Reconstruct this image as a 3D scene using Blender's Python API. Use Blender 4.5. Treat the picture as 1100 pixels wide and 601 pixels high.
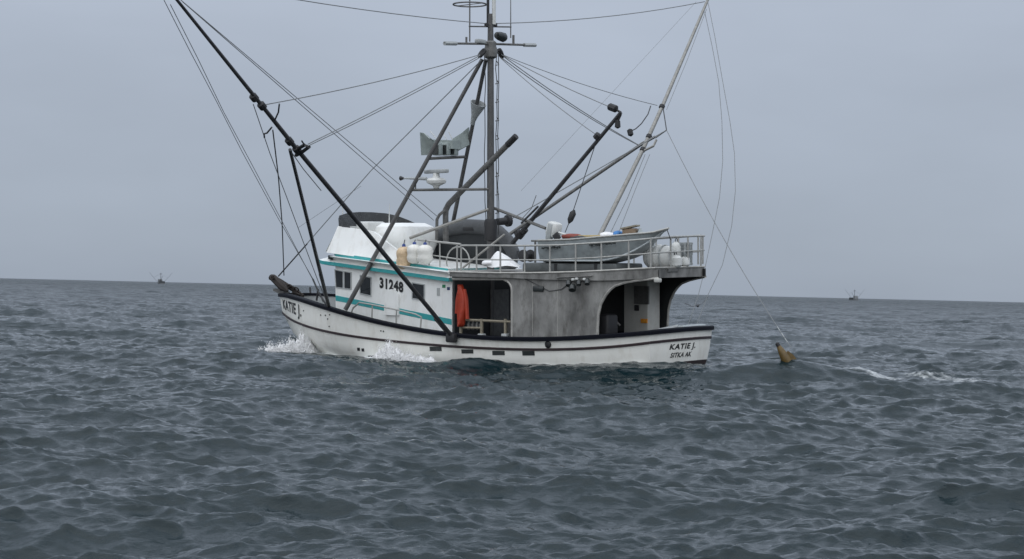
import bpy, math, random
import numpy as np
from mathutils import Matrix, Vector

random.seed(7)
RNG = np.random.default_rng(11)
for o in list(bpy.data.objects):
    bpy.data.objects.remove(o)
scn = bpy.context.scene
COL = scn.collection
R = math.radians

# ------------------------------------------------------------------ camera
F_PX, W_PX = 1800.0, 1100.0          # focal length in photo pixels
HZ_X, HZ_Y = 550.0, 312.0            # point of the horizon in the photo
ROLL = math.atan(26 / 1100.0)
CAM_H = 2.05
cam_d = bpy.data.cameras.new('camera')
cam_d.sensor_width = 36.0
cam_d.lens = F_PX / W_PX * 36.0
cam_d.shift_y = (HZ_Y - 300.5) / W_PX
cam_d.clip_start = 0.1
cam_d.clip_end = 60000
cam = bpy.data.objects.new('camera', cam_d)
COL.objects.link(cam)
cam.matrix_world = Matrix.Translation((0, 0, CAM_H)) @ Matrix.Rotation(R(90), 4, 'X') @ Matrix.Rotation(ROLL, 4, 'Z')
scn.camera = cam

# ------------------------------------------------------------------ sky
SUN_EL, SUN_AZ = R(44), R(196)       # behind the camera, a little to the left
world = bpy.data.worlds.new('World')
scn.world = world
world.use_nodes = True
nt = world.node_tree
nt.nodes.clear()
def wn(t, **k):
    n = nt.nodes.new(t)
    for a, b in k.items():
        setattr(n, a, b)
    return n
w_out = wn('ShaderNodeOutputWorld')
w_bg = wn('ShaderNodeBackground')
w_sky = wn('ShaderNodeTexSky', sky_type='NISHITA', sun_disc=False, sun_elevation=SUN_EL, sun_rotation=SUN_AZ)
w_tc = wn('ShaderNodeTexCoord')
w_sep = wn('ShaderNodeSeparateXYZ')
w_ramp = wn('ShaderNodeValToRGB')
els = w_ramp.color_ramp.elements
stops = [(0.0, (.177, .204, .246)), (0.03, (.187, .215, .258)), (0.09, (.209, .238, .285)), (0.17, (.232, .262, .313)),
         (0.4, (.315, .355, .42)), (0.7, (.43, .475, .55)), (1.0, (.56, .61, .69))]
els[0].position, els[0].color = stops[0][0], (*stops[0][1], 1)
els[1].position, els[1].color = stops[-1][0], (*stops[-1][1], 1)
for p, c in stops[1:-1]:
    e = els.new(p)
    e.color = (*c, 1)
w_map = wn('ShaderNodeMapping')
w_map.inputs['Scale'].default_value = (1.0, 1.0, 3.2)
w_noise = wn('ShaderNodeTexNoise')
w_noise.inputs['Scale'].default_value = 3.4
w_noise.inputs['Detail'].default_value = 4
w_mr = wn('ShaderNodeMapRange')
w_mr.inputs['From Min'].default_value = 0.3
w_mr.inputs['From Max'].default_value = 0.7
w_mr.inputs['To Min'].default_value = 1.47
w_mr.inputs['To Max'].default_value = 1.70
w_mul = wn('ShaderNodeVectorMath', operation='SCALE')
w_ssc = wn('ShaderNodeVectorMath', operation='SCALE')
w_ssc.inputs['Scale'].default_value = 0.06
w_mix = wn('ShaderNodeMix', data_type='RGBA')
w_mix.inputs['Factor'].default_value = 0.96
L = nt.links.new
L(w_tc.outputs['Generated'], w_sep.inputs[0])
L(w_sep.outputs['Z'], w_ramp.inputs['Fac'])
L(w_tc.outputs['Generated'], w_map.inputs['Vector'])
L(w_map.outputs[0], w_noise.inputs['Vector'])
L(w_noise.outputs['Fac'], w_mr.inputs['Value'])
L(w_ramp.outputs['Color'], w_mul.inputs[0])
L(w_mr.outputs[0], w_mul.inputs['Scale'])
L(w_sky.outputs[0], w_ssc.inputs[0])
L(w_ssc.outputs[0], w_mix.inputs['A'])
L(w_mul.outputs[0], w_mix.inputs['B'])
L(w_mix.outputs['Result'], w_bg.inputs['Color'])
w_bg.inputs['Strength'].default_value = 1.0
L(w_bg.outputs[0], w_out.inputs['Surface'])

sun_d = bpy.data.lights.new('sun', 'SUN')
sun_d.energy = 1.5
sun_d.angle = R(130)
sun_d.color = (1.0, 0.985, 0.96)
sun = bpy.data.objects.new('sun', sun_d)
COL.objects.link(sun)
sd = Vector((math.sin(SUN_AZ) * math.cos(SUN_EL), math.cos(SUN_AZ) * math.cos(SUN_EL), math.sin(SUN_EL)))
sun.rotation_euler = sd.to_track_quat('Z', 'Y').to_euler()

vs = scn.view_settings
vs.view_transform = 'Standard'
vs.look = 'None'
vs.exposure = 0.27
vs.gamma = 1.0
vs.use_curve_mapping = False

# ------------------------------------------------------------------ boat frame and pixel rays
TH, DIST, BX0, BROLL = R(38), 48.0, -1.4, R(-2.2)
BM = Matrix.Translation((BX0, DIST, 0)) @ Matrix.Rotation(math.pi - TH, 4, 'Z') @ Matrix.Rotation(BROLL, 4, 'X')
BI = np.array(BM.inverted())
BMn = np.array(BM)
O = (BI @ np.array([0, 0, CAM_H, 1]))[:3]
cr_, sr_ = math.cos(ROLL), math.sin(ROLL)
def wray(px, py):
    du, dv = px - HZ_X, py - HZ_Y
    return np.array([(du * cr_ + dv * sr_) / F_PX, 1.0, -(-du * sr_ + dv * cr_) / F_PX])
def ray(px, py):
    return BI[:3, :3] @ wray(px, py)
def PY(px, py, y):
    d = ray(px, py)
    return O + (y - O[1]) / d[1] * d
def PX(px, py, x):
    d = ray(px, py)
    return O + (x - O[0]) / d[0] * d
def PH(px, py, fn):
    y = 1.8
    for _ in range(60):
        p = PY(px, py, y)
        y = .5 * y + .5 * fn(p[0])
    return p
def PS(px, py, side, a, y0=2.15, z0=.8):      # the slanted plane a trolling pole swings in
    d = ray(px, py)
    n = np.array([0, side, -a])
    return O + (y0 - a * z0 - n @ O) / (n @ d) * d
def PW(px, py, Y):                             # world point at depth Y
    return np.array([0, 0, CAM_H]) + wray(px, py) * Y

# ------------------------------------------------------------------ materials
def mat(name, color, rough=.5, metal=0., var=.12, scale=3., dirt=None, dirt_amt=.35, streak=False, bump=.0, bscale=40., spec=.5, coat=0.):
    m = bpy.data.materials.new(name)
    m.use_nodes = True
    t = m.node_tree
    b = t.nodes['Principled BSDF']
    b.inputs['Roughness'].default_value = rough
    b.inputs['Metallic'].default_value = metal
    b.inputs['Specular IOR Level'].default_value = spec
    b.inputs['Coat Weight'].default_value = coat
    tc = t.nodes.new('ShaderNodeTexCoord')
    mp = t.nodes.new('ShaderNodeMapping')
    mp.inputs['Scale'].default_value = (1, 1, .42) if streak else (1, 1, 1)
    t.links.new(tc.outputs['Object'], mp.inputs[0])
    n1 = t.nodes.new('ShaderNodeTexNoise')
    n1.inputs['Scale'].default_value = scale
    n1.inputs['Detail'].default_value = 6
    n1.inputs['Roughness'].default_value = .62
    t.links.new(mp.outputs[0], n1.inputs['Vector'])
    rp = t.nodes.new('ShaderNodeMapRange')
    rp.inputs['From Min'].default_value = .3
    rp.inputs['From Max'].default_value = .7
    rp.inputs['To Min'].default_value = 1 - var
    rp.inputs['To Max'].default_value = 1 + var * .6
    t.links.new(n1.outputs['Fac'], rp.inputs['Value'])
    mu = t.nodes.new('ShaderNodeVectorMath')
    mu.operation = 'SCALE'
    mu.inputs[0].default_value = color
    t.links.new(rp.outputs[0], mu.inputs['Scale'])
    out = mu.outputs[0]
    if dirt:
        n2 = t.nodes.new('ShaderNodeTexNoise')
        n2.inputs['Scale'].default_value = scale * 2.3
        n2.inputs['Detail'].default_value = 9
        n2.inputs['Roughness'].default_value = .7
        t.links.new(mp.outputs[0], n2.inputs['Vector'])
        r2 = t.nodes.new('ShaderNodeMapRange')
        r2.inputs['From Min'].default_value = .5
        r2.inputs['From Max'].default_value = .78
        r2.inputs['To Max'].default_value = dirt_amt
        t.links.new(n2.outputs['Fac'], r2.inputs['Value'])
        mx = t.nodes.new('ShaderNodeMix')
        mx.data_type = 'RGBA'
        t.links.new(r2.outputs[0], mx.inputs['Factor'])
        t.links.new(out, mx.inputs['A'])
        mx.inputs['B'].default_value = (*dirt, 1)
        out = mx.outputs['Result']
    t.links.new(out, b.inputs['Base Color'])
    rr = t.nodes.new('ShaderNodeMapRange')
    rr.inputs['To Min'].default_value = max(.02, rough - .12)
    rr.inputs['To Max'].default_value = min(1, rough + .12)
    t.links.new(n1.outputs['Fac'], rr.inputs['Value'])
    t.links.new(rr.outputs[0], b.inputs['Roughness'])
    if bump:
        n3 = t.nodes.new('ShaderNodeTexNoise')
        n3.inputs['Scale'].default_value = bscale
        n3.inputs['Detail'].default_value = 4
        t.links.new(tc.outputs['Object'], n3.inputs['Vector'])
        bp = t.nodes.new('ShaderNodeBump')
        bp.inputs['Strength'].default_value = bump
        bp.inputs['Distance'].default_value = .02
        t.links.new(n3.outputs['Fac'], bp.inputs['Height'])
        t.links.new(bp.outputs[0], b.inputs['Normal'])
    return m

M = dict(
    hull=mat('hull_white_paint', (.80, .795, .745), .35, var=.06, scale=1.6, dirt=(.38, .32, .23), dirt_amt=.34, streak=True),
    white=mat('cabin_white_paint', (.83, .84, .82), .38, var=.05, scale=2.0, dirt=(.40, .36, .28), dirt_amt=.34, streak=True),
    bottom=mat('bottom_paint', (.022, .012, .012), .7, var=.3, scale=6),
    black=mat('black_rail_paint', (.004, .005, .010), .6, var=.4, scale=8, spec=.12),
    maroon=mat('maroon_stripe_paint', (.020, .008, .010), .5, var=.2),
    teal=mat('teal_paint', (.035, .33, .34), .45, var=.12, scale=5, dirt=(.3, .36, .34), dirt_amt=.3),
    alu=mat('dull_aluminium', (.24, .237, .226), .6, metal=.15, var=.6, scale=2.1, dirt=(.07, .065, .056), dirt_amt=1.0, streak=True, bump=.15, bscale=9),
    alu_edge=mat('aluminium_edge', (.44, .43, .40), .5, metal=.3, var=.25, scale=5, dirt=(.17, .15, .12), dirt_amt=.4),
    skiff=mat('skiff_aluminium', (.33, .365, .372), .5, metal=.3, var=.22, scale=3, dirt=(.15, .15, .14), dirt_amt=.6),
    skiff_light=mat('skiff_bottom_aluminium', (.47, .51, .52), .45, metal=.2, var=.2, scale=3),
    shade_grey=mat('baked_shade_grey', (.022, .024, .026), .7, var=.35, scale=3),  # shade put into the colour, for interior faces and dark undersides
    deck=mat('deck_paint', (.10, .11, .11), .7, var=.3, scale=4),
    bulwark=mat('grey_bulwark_paint', (.42, .44, .44), .55, var=.12, scale=3, dirt=(.22, .2, .17), dirt_amt=.4),
    tube=mat('galvanised_tube', (.40, .40, .38), .5, metal=.35, var=.2, scale=9, dirt=(.2, .16, .12), dirt_amt=.35),
    steel=mat('weathered_steel', (.15, .15, .145), .55, metal=.3, var=.35, scale=7, dirt=(.08, .055, .04), dirt_amt=.5),
    mast=mat('mast_paint', (.085, .085, .085), .55, var=.35, scale=5, dirt=(.2, .18, .15), dirt_amt=.4, streak=True),
    darkpole=mat('dark_pole', (.035, .036, .04), .5, var=.35, scale=6, dirt=(.16, .15, .13), dirt_amt=.4),
    palepole=mat('pale_pole', (.30, .295, .275), .5, metal=.3, var=.25, scale=6, dirt=(.12, .1, .08), dirt_amt=.4),
    rope=mat('grey_wire', (.20, .21, .215), .6, var=.2, scale=4),
    rope_dark=mat('dark_rope', (.05, .052, .056), .7, var=.3, scale=8),
    rope_pale=mat('pale_monofilament', (.20, .21, .215), .5, var=.15, scale=4),
    glass=mat('window_glass', (.012, .016, .02), .08, var=.2, scale=2, spec=.6),
    smoked=mat('smoked_screen', (.06, .063, .064), .25, var=.25, scale=3),
    rubber=mat('black_rubber', (.02, .02, .022), .6, var=.3, scale=10),
    dinghy=mat('grey_dinghy_fabric', (.075, .08, .085), .6, var=.2, scale=5, dirt=(.2, .2, .2), dirt_amt=.25),
    dinghy_dark=mat('dinghy_floor', (.018, .022, .025), .6, var=.3, scale=5),
    orange=mat('orange_oilskin', (.36, .036, .012), .5, var=.2, scale=6, bump=.4, bscale=12),
    buoy_o=mat('stained_buoy', (.62, .47, .30), .5, var=.25, scale=9, dirt=(.35, .14, .04), dirt_amt=.6),
    buoy_w=mat('white_buoy', (.76, .75, .70), .45, var=.08, scale=7, dirt=(.4, .34, .24), dirt_amt=.35),
    blue=mat('blue_plastic', (.02, .05, .22), .45, var=.2, scale=6),
    bluetarp=mat('blue_cloth', (.05, .20, .48), .6, var=.25, scale=9),
    red=mat('red_cloth', (.22, .05, .035), .7, var=.3, scale=9),
    yellow=mat('tan_boards', (.46, .36, .17), .7, var=.25, scale=9),
    brown=mat('brown_box', (.24, .17, .11), .7, var=.25, scale=9),
    tarp=mat('white_tarp', (.80, .80, .80), .6, var=.05, scale=5, bump=.6, bscale=6),
    plastic=mat('white_plastic', (.62, .63, .61), .45, var=.1, scale=6, dirt=(.34, .31, .25), dirt_amt=.4),
    greyplastic=mat('grey_plastic', (.36, .38, .38), .5, var=.12, scale=6),
    lampbox=mat('grey_green_lamp_housing', (.34, .39, .375), .45, var=.15, scale=6, dirt=(.2, .22, .2), dirt_amt=.35),
    lampdark=mat('dark_lamp_lens', (.03, .035, .035), .25, var=.3, scale=6),
    rust=mat('rusty_iron', (.024, .018, .015), .8, var=.4, scale=14, dirt=(.03, .025, .022), dirt_amt=.6, bump=.6, bscale=30),
    wood=mat('weathered_wood', (.27, .24, .18), .75, var=.25, scale=8, dirt=(.18, .15, .12), dirt_amt=.4),
    cab=mat('cabinet_enamel', (.48, .48, .45), .5, var=.08, scale=4, dirt=(.3, .24, .15), dirt_amt=.35),
    sticker=mat('orange_sticker', (.75, .30, .03), .5, var=.3, scale=30),
    ink=mat('black_lettering', (.012, .012, .014), .5, var=.2),
    green=mat('green_sticker', (.03, .22, .10), .5, var=.2),
    navy=mat('navy_sticker', (.02, .04, .12), .5, var=.2),
    floatm=mat('mustard_float', (.125, .08, .022), .45, var=.35, scale=9, dirt=(.10, .06, .02), dirt_amt=.7),
    bird=mat('dark_feathers', (.05, .05, .055), .8, var=.3, scale=20),
    farhull=mat('far_hull', (.16, .17, .18), .6, var=.2, scale=.5),
    farwhite=mat('far_cabin_white', (.55, .57, .58), .6, var=.1, scale=.5),
    fardark=mat('far_rig', (.05, .055, .06), .6, var=.2, scale=.5),
)
dk = M['smoked'].node_tree
_b = dk.nodes['Principled BSDF']
_b.inputs['Alpha'].default_value = .9

spray_m = bpy.data.materials.new('sea_spray')
spray_m.use_nodes = True
_b = spray_m.node_tree.nodes['Principled BSDF']
_n = spray_m.node_tree.nodes.new('ShaderNodeTexNoise')
_n.inputs['Scale'].default_value = 2.0
_r = spray_m.node_tree.nodes.new('ShaderNodeMapRange')
_r.inputs['To Min'].default_value = .92
_r.inputs['To Max'].default_value = .98
spray_m.node_tree.links.new(_n.outputs['Fac'], _r.inputs['Value'])
spray_m.node_tree.links.new(_r.outputs[0], _b.inputs['Base Color'])
_b.inputs['Roughness'].default_value = .6
_t = spray_m.node_tree.nodes.new('ShaderNodeBsdfTranslucent')
_t.inputs['Color'].default_value = (.98, .985, .99, 1)
_x = spray_m.node_tree.nodes.new('ShaderNodeMixShader')
_x.inputs['Fac'].default_value = .15
_o = spray_m.node_tree.nodes['Material Output']
spray_m.node_tree.links.new(_b.outputs[0], _x.inputs[1])
spray_m.node_tree.links.new(_t.outputs[0], _x.inputs[2])
spray_m.node_tree.links.new(_x.outputs[0], _o.inputs['Surface'])

# ------------------------------------------------------------------ mesh helpers
def V(*a):
    return np.array(a, float)
def unit(v):
    v = np.asarray(v, float)
    return v / (np.linalg.norm(v) + 1e-12)

class MB:
    def __init__(s):
        s.v, s.f = [], []
    def add(s, vs_, fs):
        n = len(s.v)
        s.v += [tuple(map(float, p)) for p in vs_]
        s.f += [tuple(i + n for i in q) for q in fs]
        return s
    def box(s, c, size, rz=0., ry=0., rx=0.):
        h = np.array(size) / 2
        m = np.array(Matrix.Rotation(rz, 3, 'Z') @ Matrix.Rotation(ry, 3, 'Y') @ Matrix.Rotation(rx, 3, 'X'))
        P = [np.array(c) + m @ (h * np.array([x, y, z])) for z in (-1, 1) for y in (-1, 1) for x in (-1, 1)]
        return s.add(P, [(0, 2, 3, 1), (4, 5, 7, 6), (0, 1, 5, 4), (2, 6, 7, 3), (0, 4, 6, 2), (1, 3, 7, 5)])
    def rbox(s, c, size, r=.03, n=3, rz=0., ry=0.):   # box with rounded vertical edges and softened top
        hx, hy, hz = np.array(size) / 2
        m = np.array(Matrix.Rotation(rz, 3, 'Z') @ Matrix.Rotation(ry, 3, 'Y'))
        rings = []
        for z, k in ((-hz, r), (-hz + r * .3, r * .3), (-hz + r, 0), (hz - r, 0), (hz - r * .3, r * .3), (hz, r)):
            ring = []
            for qx, qy, a0 in ((1, 1, 0), (-1, 1, 90), (-1, -1, 180), (1, -1, 270)):
                for i in range(n + 1):
                    a = R(a0 + 90 * i / n)
                    ring.append(np.array(c) + m @ np.array([qx * (hx - r) + (r - k) * math.cos(a), qy * (hy - r) + (r - k) * math.sin(a), z]))
            rings.append(ring)
        return s.loft(rings)
    def hexa(s, P):
        return s.add(P, [(0, 3, 2, 1), (4, 5, 6, 7), (0, 1, 5, 4), (1, 2, 6, 5), (2, 3, 7, 6), (3, 0, 4, 7)])
    def loft(s, rings, cap0=True, cap1=True, closed=True):
        n = len(rings[0])
        vs_ = [p for r_ in rings for p in r_]
        fs = []
        for i in range(len(rings) - 1):
            for j in range(n if closed else n - 1):
                k = (j + 1) % n
                fs.append((i * n + j, i * n + k, (i + 1) * n + k, (i + 1) * n + j))
        if closed and cap0:
            fs.append(tuple(range(n))[::-1])
        if closed and cap1:
            fs.append(tuple((len(rings) - 1) * n + j for j in range(n)))
        return s.add(vs_, fs)
    def tube(s, pts, r, n=8, caps=True):
        pts = [np.asarray(p, float) for p in pts]
        rs = [r] * len(pts) if np.isscalar(r) else list(r)
        rings, u = [], None
        for i, p in enumerate(pts):
            a = pts[min(i + 1, len(pts) - 1)] - pts[max(i - 1, 0)]
            a = unit(a)
            if u is None:
                u = np.cross(a, (0, 0, 1) if abs(a[2]) < .9 else (1, 0, 0))
            u = unit(u - a * (u @ a))
            w = np.cross(a, u)
            rings.append([p + rs[i] * (math.cos(q) * u + math.sin(q) * w) for q in (2 * math.pi * j / n for j in range(n))])
        return s.loft(rings, caps, caps)
    def lathe(s, prof, org, axis=(0, 0, 1), n=14):
        a = unit(axis)
        u = unit(np.cross(a, (1, 0, 0) if abs(a[0]) < .8 else (0, 1, 0)))
        w = np.cross(a, u)
        rings = [[np.array(org) + a * z + r_ * (math.cos(q) * u + math.sin(q) * w) for q in (2 * math.pi * j / n for j in range(n))] for r_, z in prof]
        return s.loft(rings)
    def prism(s, poly, off):           # polygon extruded by a vector
        off = np.array(off, float)
        n = len(poly)
        vs_ = [np.array(p) for p in poly] + [np.array(p) + off for p in poly]
        return s.add(vs_, [tuple(range(n))[::-1], tuple(range(n, 2 * n))] + [(i, (i + 1) % n, n + (i + 1) % n, n + i) for i in range(n)])
    def build(s, name, m, parent=None, origin=(0, 0, 0), sharp=38, flip=False):
        me = bpy.data.meshes.new(name)
        o3 = np.array(origin, float)
        me.from_pydata([tuple(np.array(p) - o3) for p in s.v], [], s.f)
        import bmesh
        bm = bmesh.new()
        bm.from_mesh(me)
        bmesh.ops.recalc_face_normals(bm, faces=bm.faces)
        bm.to_mesh(me)
        bm.free()
        me.polygons.foreach_set('use_smooth', [True] * len(me.polygons))
        me.set_sharp_from_angle(angle=R(sharp))
        me.materials.append(m)
        ob = bpy.data.objects.new(name, me)
        COL.objects.link(ob)
        if parent:
            ob.parent = parent
        return ob

def tag(o, label=None, cat=None, group=None, kind=None):
    for k, v_ in (('label', label), ('category', cat), ('group', group), ('kind', kind)):
        if v_:
            o[k] = v_
    return o
def thing(name, label, cat, matrix=None, group=None):
    e = bpy.data.objects.new(name, None)
    e.empty_display_size = .2
    COL.objects.link(e)
    if matrix is not None:
        e.matrix_world = matrix
    return tag(e, label, cat, group)
def on_boat(org):
    return BM @ Matrix.Translation(Vector([float(q) for q in org]))

# ------------------------------------------------------------------ the sea
def tile(N, Lt, l0, l1, ang, p, std, seed):
    g = np.random.default_rng(seed)
    k1 = np.fft.fftfreq(N, Lt / N) * 2 * np.pi
    kx, ky = np.meshgrid(k1, k1, indexing='ij')
    k = np.hypot(kx, ky)
    k[0, 0] = 1e-6
    a = np.arctan2(ky, kx) - ang
    S = k ** -4.0 * np.exp(-(2 * np.pi / (l1 * .8) / k) ** 2) * (np.abs(np.cos(a)) ** p * .96 + .04)
    lam = 2 * np.pi / k
    S *= 1 / (1 + (lam / l1) ** 8) * 1 / (1 + (l0 / lam) ** 8)
    Hk = np.sqrt(S) * (g.normal(size=(N, N)) + 1j * g.normal(size=(N, N)))
    Hk[0, 0] = 0
    h = np.fft.ifft2(Hk)
    dx = np.fft.ifft2(1j * kx / k * Hk)
    dy = np.fft.ifft2(1j * ky / k * Hk)
    sc = std / h.real.std()
    return (h.real * sc).astype(np.float32), (dx.real * sc).astype(np.float32), (dy.real * sc).astype(np.float32)
def samp(t, Lt, x, y):
    N = t.shape[0]
    fx, fy = x / Lt * N, y / Lt * N
    ix, iy = np.floor(fx).astype(int), np.floor(fy).astype(int)
    ax, ay = (fx - ix).astype(np.float32), (fy - iy).astype(np.float32)
    ix0, ix1, iy0, iy1 = ix % N, (ix + 1) % N, iy % N, (iy + 1) % N
    return (t[ix0, iy0] * (1 - ax) + t[ix1, iy0] * ax) * (1 - ay) + (t[ix0, iy1] * (1 - ax) + t[ix1, iy1] * ax) * ay
WAVES = [  # tile size, shortest, longest, direction, spread power, height deviation, choppiness, fade start/end, seed
    (331., 9.0, 34.0, R(-76), 5.0, .10, .7, 2500, 9000, 3),
    (83., 1.8, 9.0, R(-100), 5.0, .082, .72, 1000, 3500, 8),
    (21., .36, 2.0, R(-85), 3.6, .031, .80, 320, 800, 21),
    (9.7, .10, .8, R(-97), 2.2, .0195, .68, 120, 320, 40),
]
TILES = [tile(1024, w[0], w[1], w[2], w[3], w[4], w[5], w[9]) for w in WAVES]
def hull_b(x, xs, bmax, p, bt):
    x = np.asarray(x, float)
    f = bmax * (1 - np.clip((x - .3) / (xs - .3), 0, 1) ** p)
    a = bmax - (bmax - bt) * np.clip((.3 - x) / 7.8, 0, 1) ** 2
    return np.where(x > .3, f, a)
# hand-placed swells: photo pixel, depth in metres, half length, half depth, height
SWELLS = []
def gauss_world(px, Y, sx, sy, h, rot=0.):
    wx = (px - HZ_X) / F_PX * Y
    SWELLS.append((wx, Y, sx, sy, h, rot))
gauss_world(862, 40.5, 2.3, .55, .52, .12)
gauss_world(508, 43.0, 1.0, .55, .24, .1)
gauss_world(685, 41.6, 3.0, 1.6, .26, -.4)
gauss_world(752, 42.6, 1.5, 1.1, .15, 0)
gauss_world(1010, 39.5, 1.6, .6, .16, .1)
gauss_world(420, 25.5, .9, .28, .09, .0)
def sea_height(x, y, full=False):
    d = np.hypot(x, y)
    Z = np.zeros_like(x)
    DX = np.zeros_like(x)
    DY = np.zeros_like(x)
    # the hull pushes the water aside: calmer along the side, hollow inside
    bx = BI[0, 0] * x + BI[0, 1] * y + BI[0, 3]
    by = BI[1, 0] * x + BI[1, 1] * y + BI[1, 3]
    b = hull_b(bx, 5.75, 1.98, 2.0, 1.48)
    ins = (bx > -7.4) & (bx < 5.7)
    gap = np.maximum(np.abs(by) - b, 0) + np.maximum(np.abs(bx + .9) - 6.6, 0)
    calm = 1 - .8 * np.exp(-(gap / 3.2) ** 2)
    for w, t in zip(WAVES, TILES):
        f = 1 - np.clip((d - w[7]) / (w[8] - w[7]), 0, 1)
        xs, ys = x + w[9] * 13.7, y + w[9] * 5.1
        f = f * (.9 + .1 * np.clip((d - 22) / 26, 0, 1))
        Z += samp(t[0], w[0], xs, ys) * f * (calm if w[2] > 5 else .5 + .5 * calm)
        DX += samp(t[1], w[0], xs, ys) * f * w[6]
        DY += samp(t[2], w[0], xs, ys) * f * w[6]
    for wx, wy, sx, sy, h, rot in SWELLS:
        c, s = math.cos(rot), math.sin(rot)
        u, v = (x - wx) * c + (y - wy) * s, -(x - wx) * s + (y - wy) * c
        Z += h * np.exp(-(u / sx) ** 2 - (v / sy) ** 2)
    inside = ins & (np.abs(by) < b * .93)
    Z = np.where(inside, np.minimum(Z, -.35), Z)
    return Z, DX * (1 - .7 * inside), DY * (1 - .7 * inside), bx, by, b

def build_sea():
    dist = [1.2]
    while dist[-1] < 9:
        dist.append(dist[-1] * 1.06)
    while dist[-1] < 65:
        dist.append(dist[-1] * 1.0026)
    while dist[-1] < 150:
        dist.append(dist[-1] * 1.004)
    while dist[-1] < 2500:
        dist.append(dist[-1] * 1.0065)
    while dist[-1] < 40000:
        dist.append(dist[-1] * 1.06)
    dist = np.array(dist)
    dense = np.linspace(R(-23), R(23), 560)
    side = []
    a, st = R(23), R(.12)
    while a < R(178):
        a += st
        st *= 1.16
        side.append(min(a, R(179.9)))
    side = np.array(side)
    ang = np.concatenate([-side[::-1], dense, side])
    n, m_ = len(dist), len(ang)
    Dm, Am = np.meshgrid(dist, ang, indexing='ij')
    x, y = (Dm * np.sin(Am)).ravel(), (Dm * np.cos(Am)).ravel()
    Z, DX, DY, bx, by, b = sea_height(x, y)
        # foam: folding crests, wake astern, broken water along the hull
    e = .12
    dist1 = np.hypot(x, y)
    Zx, DXx, DYx = sea_height(x + e, y)[:3]
    Zy, DXy, DYy = sea_height(x, y + e)[:3]
    J = (1 + (DXx - DX) / e) * (1 + (DYy - DY) / e) - ((DXy - DX) / e) * ((DYx - DY) / e)
    X, Y_ = x + DX, y + DY
    foam = np.clip((.16 - J) / .35, 0, 1) * .5 * np.clip((Z - .13) / .2, 0, 1) * np.clip((dist1 - 50) / 60, 0, 1)
    wake_c = np.exp(-((by - 0) / (1.3 + .06 * np.clip(-bx - 7, 0, 80))) ** 2) * np.clip((-7.3 - bx) / .6, 0, 1) * np.exp(-np.clip(-bx - 7.3, 0, 200) / 26.)
    foam += .25 * wake_c
    edge = np.abs(np.abs(by) - b)
    along = (bx > -7.3) & (bx < 5.9)
    foam += np.where(along, .50 * np.exp(-(edge / .16) ** 2) + .22 * np.exp(-(edge / .6) ** 2), 0)
    bowf = np.exp(-((bx - 5.6) / 1.5) ** 2 - ((np.abs(by) - .9) / .9) ** 2) * .95
    midf = np.exp(-((bx - 1.0) / 1.25) ** 2 - ((by - 2.25) / .40) ** 2) * .9
    foam += bowf + midf
    for px, Y0, sx, sy, am in ((900, 40.2, 2.2, .5, .03), (1050, 41.0, 2.0, 1.4, .37), (930, 41.0, 1.4, .6, .24), (1090, 39.4, 1.6, .9, .27), (872, 40.0, .6, .10, .10), (985, 42.2, 1.8, 1.0, .28),
                               (853, 40.2, .3, .10, .24), (440, 120, 2, .8, .3)):
        wx = (px - HZ_X) / F_PX * Y0
        foam += am * np.exp(-((x - wx) / sx) ** 2 - ((y - Y0) / sy) ** 2)
    # sparse far white horses
    g = np.random.default_rng(5)
    for _ in range(60):
        yy = g.uniform(75, 480)
        xx = g.uniform(-.34, .34) * yy
        s_ = g.uniform(.5, 1.5) * (yy / 120) ** .3
        foam += .75 * g.uniform(.3, .7) * np.exp(-((x - xx) / s_) ** 2 - ((y - yy) / (s_ * .45)) ** 2)
    me = bpy.data.meshes.new('sea')
    co = np.stack([X, Y_, Z], 1).astype(np.float32)
    co = np.vstack([co, [[0, 0, 0]]]).astype(np.float32)
    idx = np.arange(n * m_).reshape(n, m_)
    q = np.stack([idx[:-1, :-1], idx[:-1, 1:], idx[1:, 1:], idx[1:, :-1]], -1).reshape(-1, 4)[:, ::-1]
    me.vertices.add(len(co))
    me.vertices.foreach_set('co', co.ravel())
    nl = q.size
    me.loops.add(nl)
    me.polygons.add(len(q))
    me.loops.foreach_set('vertex_index', q.ravel().astype(np.int32))
    me.polygons.foreach_set('loop_start', np.arange(0, nl, 4, dtype=np.int32))
    me.polygons.foreach_set('use_smooth', np.ones(len(q), bool))
    me.update(calc_edges=True)
    at = me.attributes.new('foam', 'FLOAT', 'POINT')
    at.data.foreach_set('value', np.append(np.clip(foam, 0, 1.2), 0).astype(np.float32))
    at = me.attributes.new('far', 'FLOAT', 'POINT')
    at.data.foreach_set('value', np.append(np.clip(np.log(np.maximum(dist1, 1) / 60) / np.log(14), 0, 1), 0).astype(np.float32))
    ob = bpy.data.objects.new('sea', me)
    COL.objects.link(ob)
    ob['kind'] = 'structure'
    return ob

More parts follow.
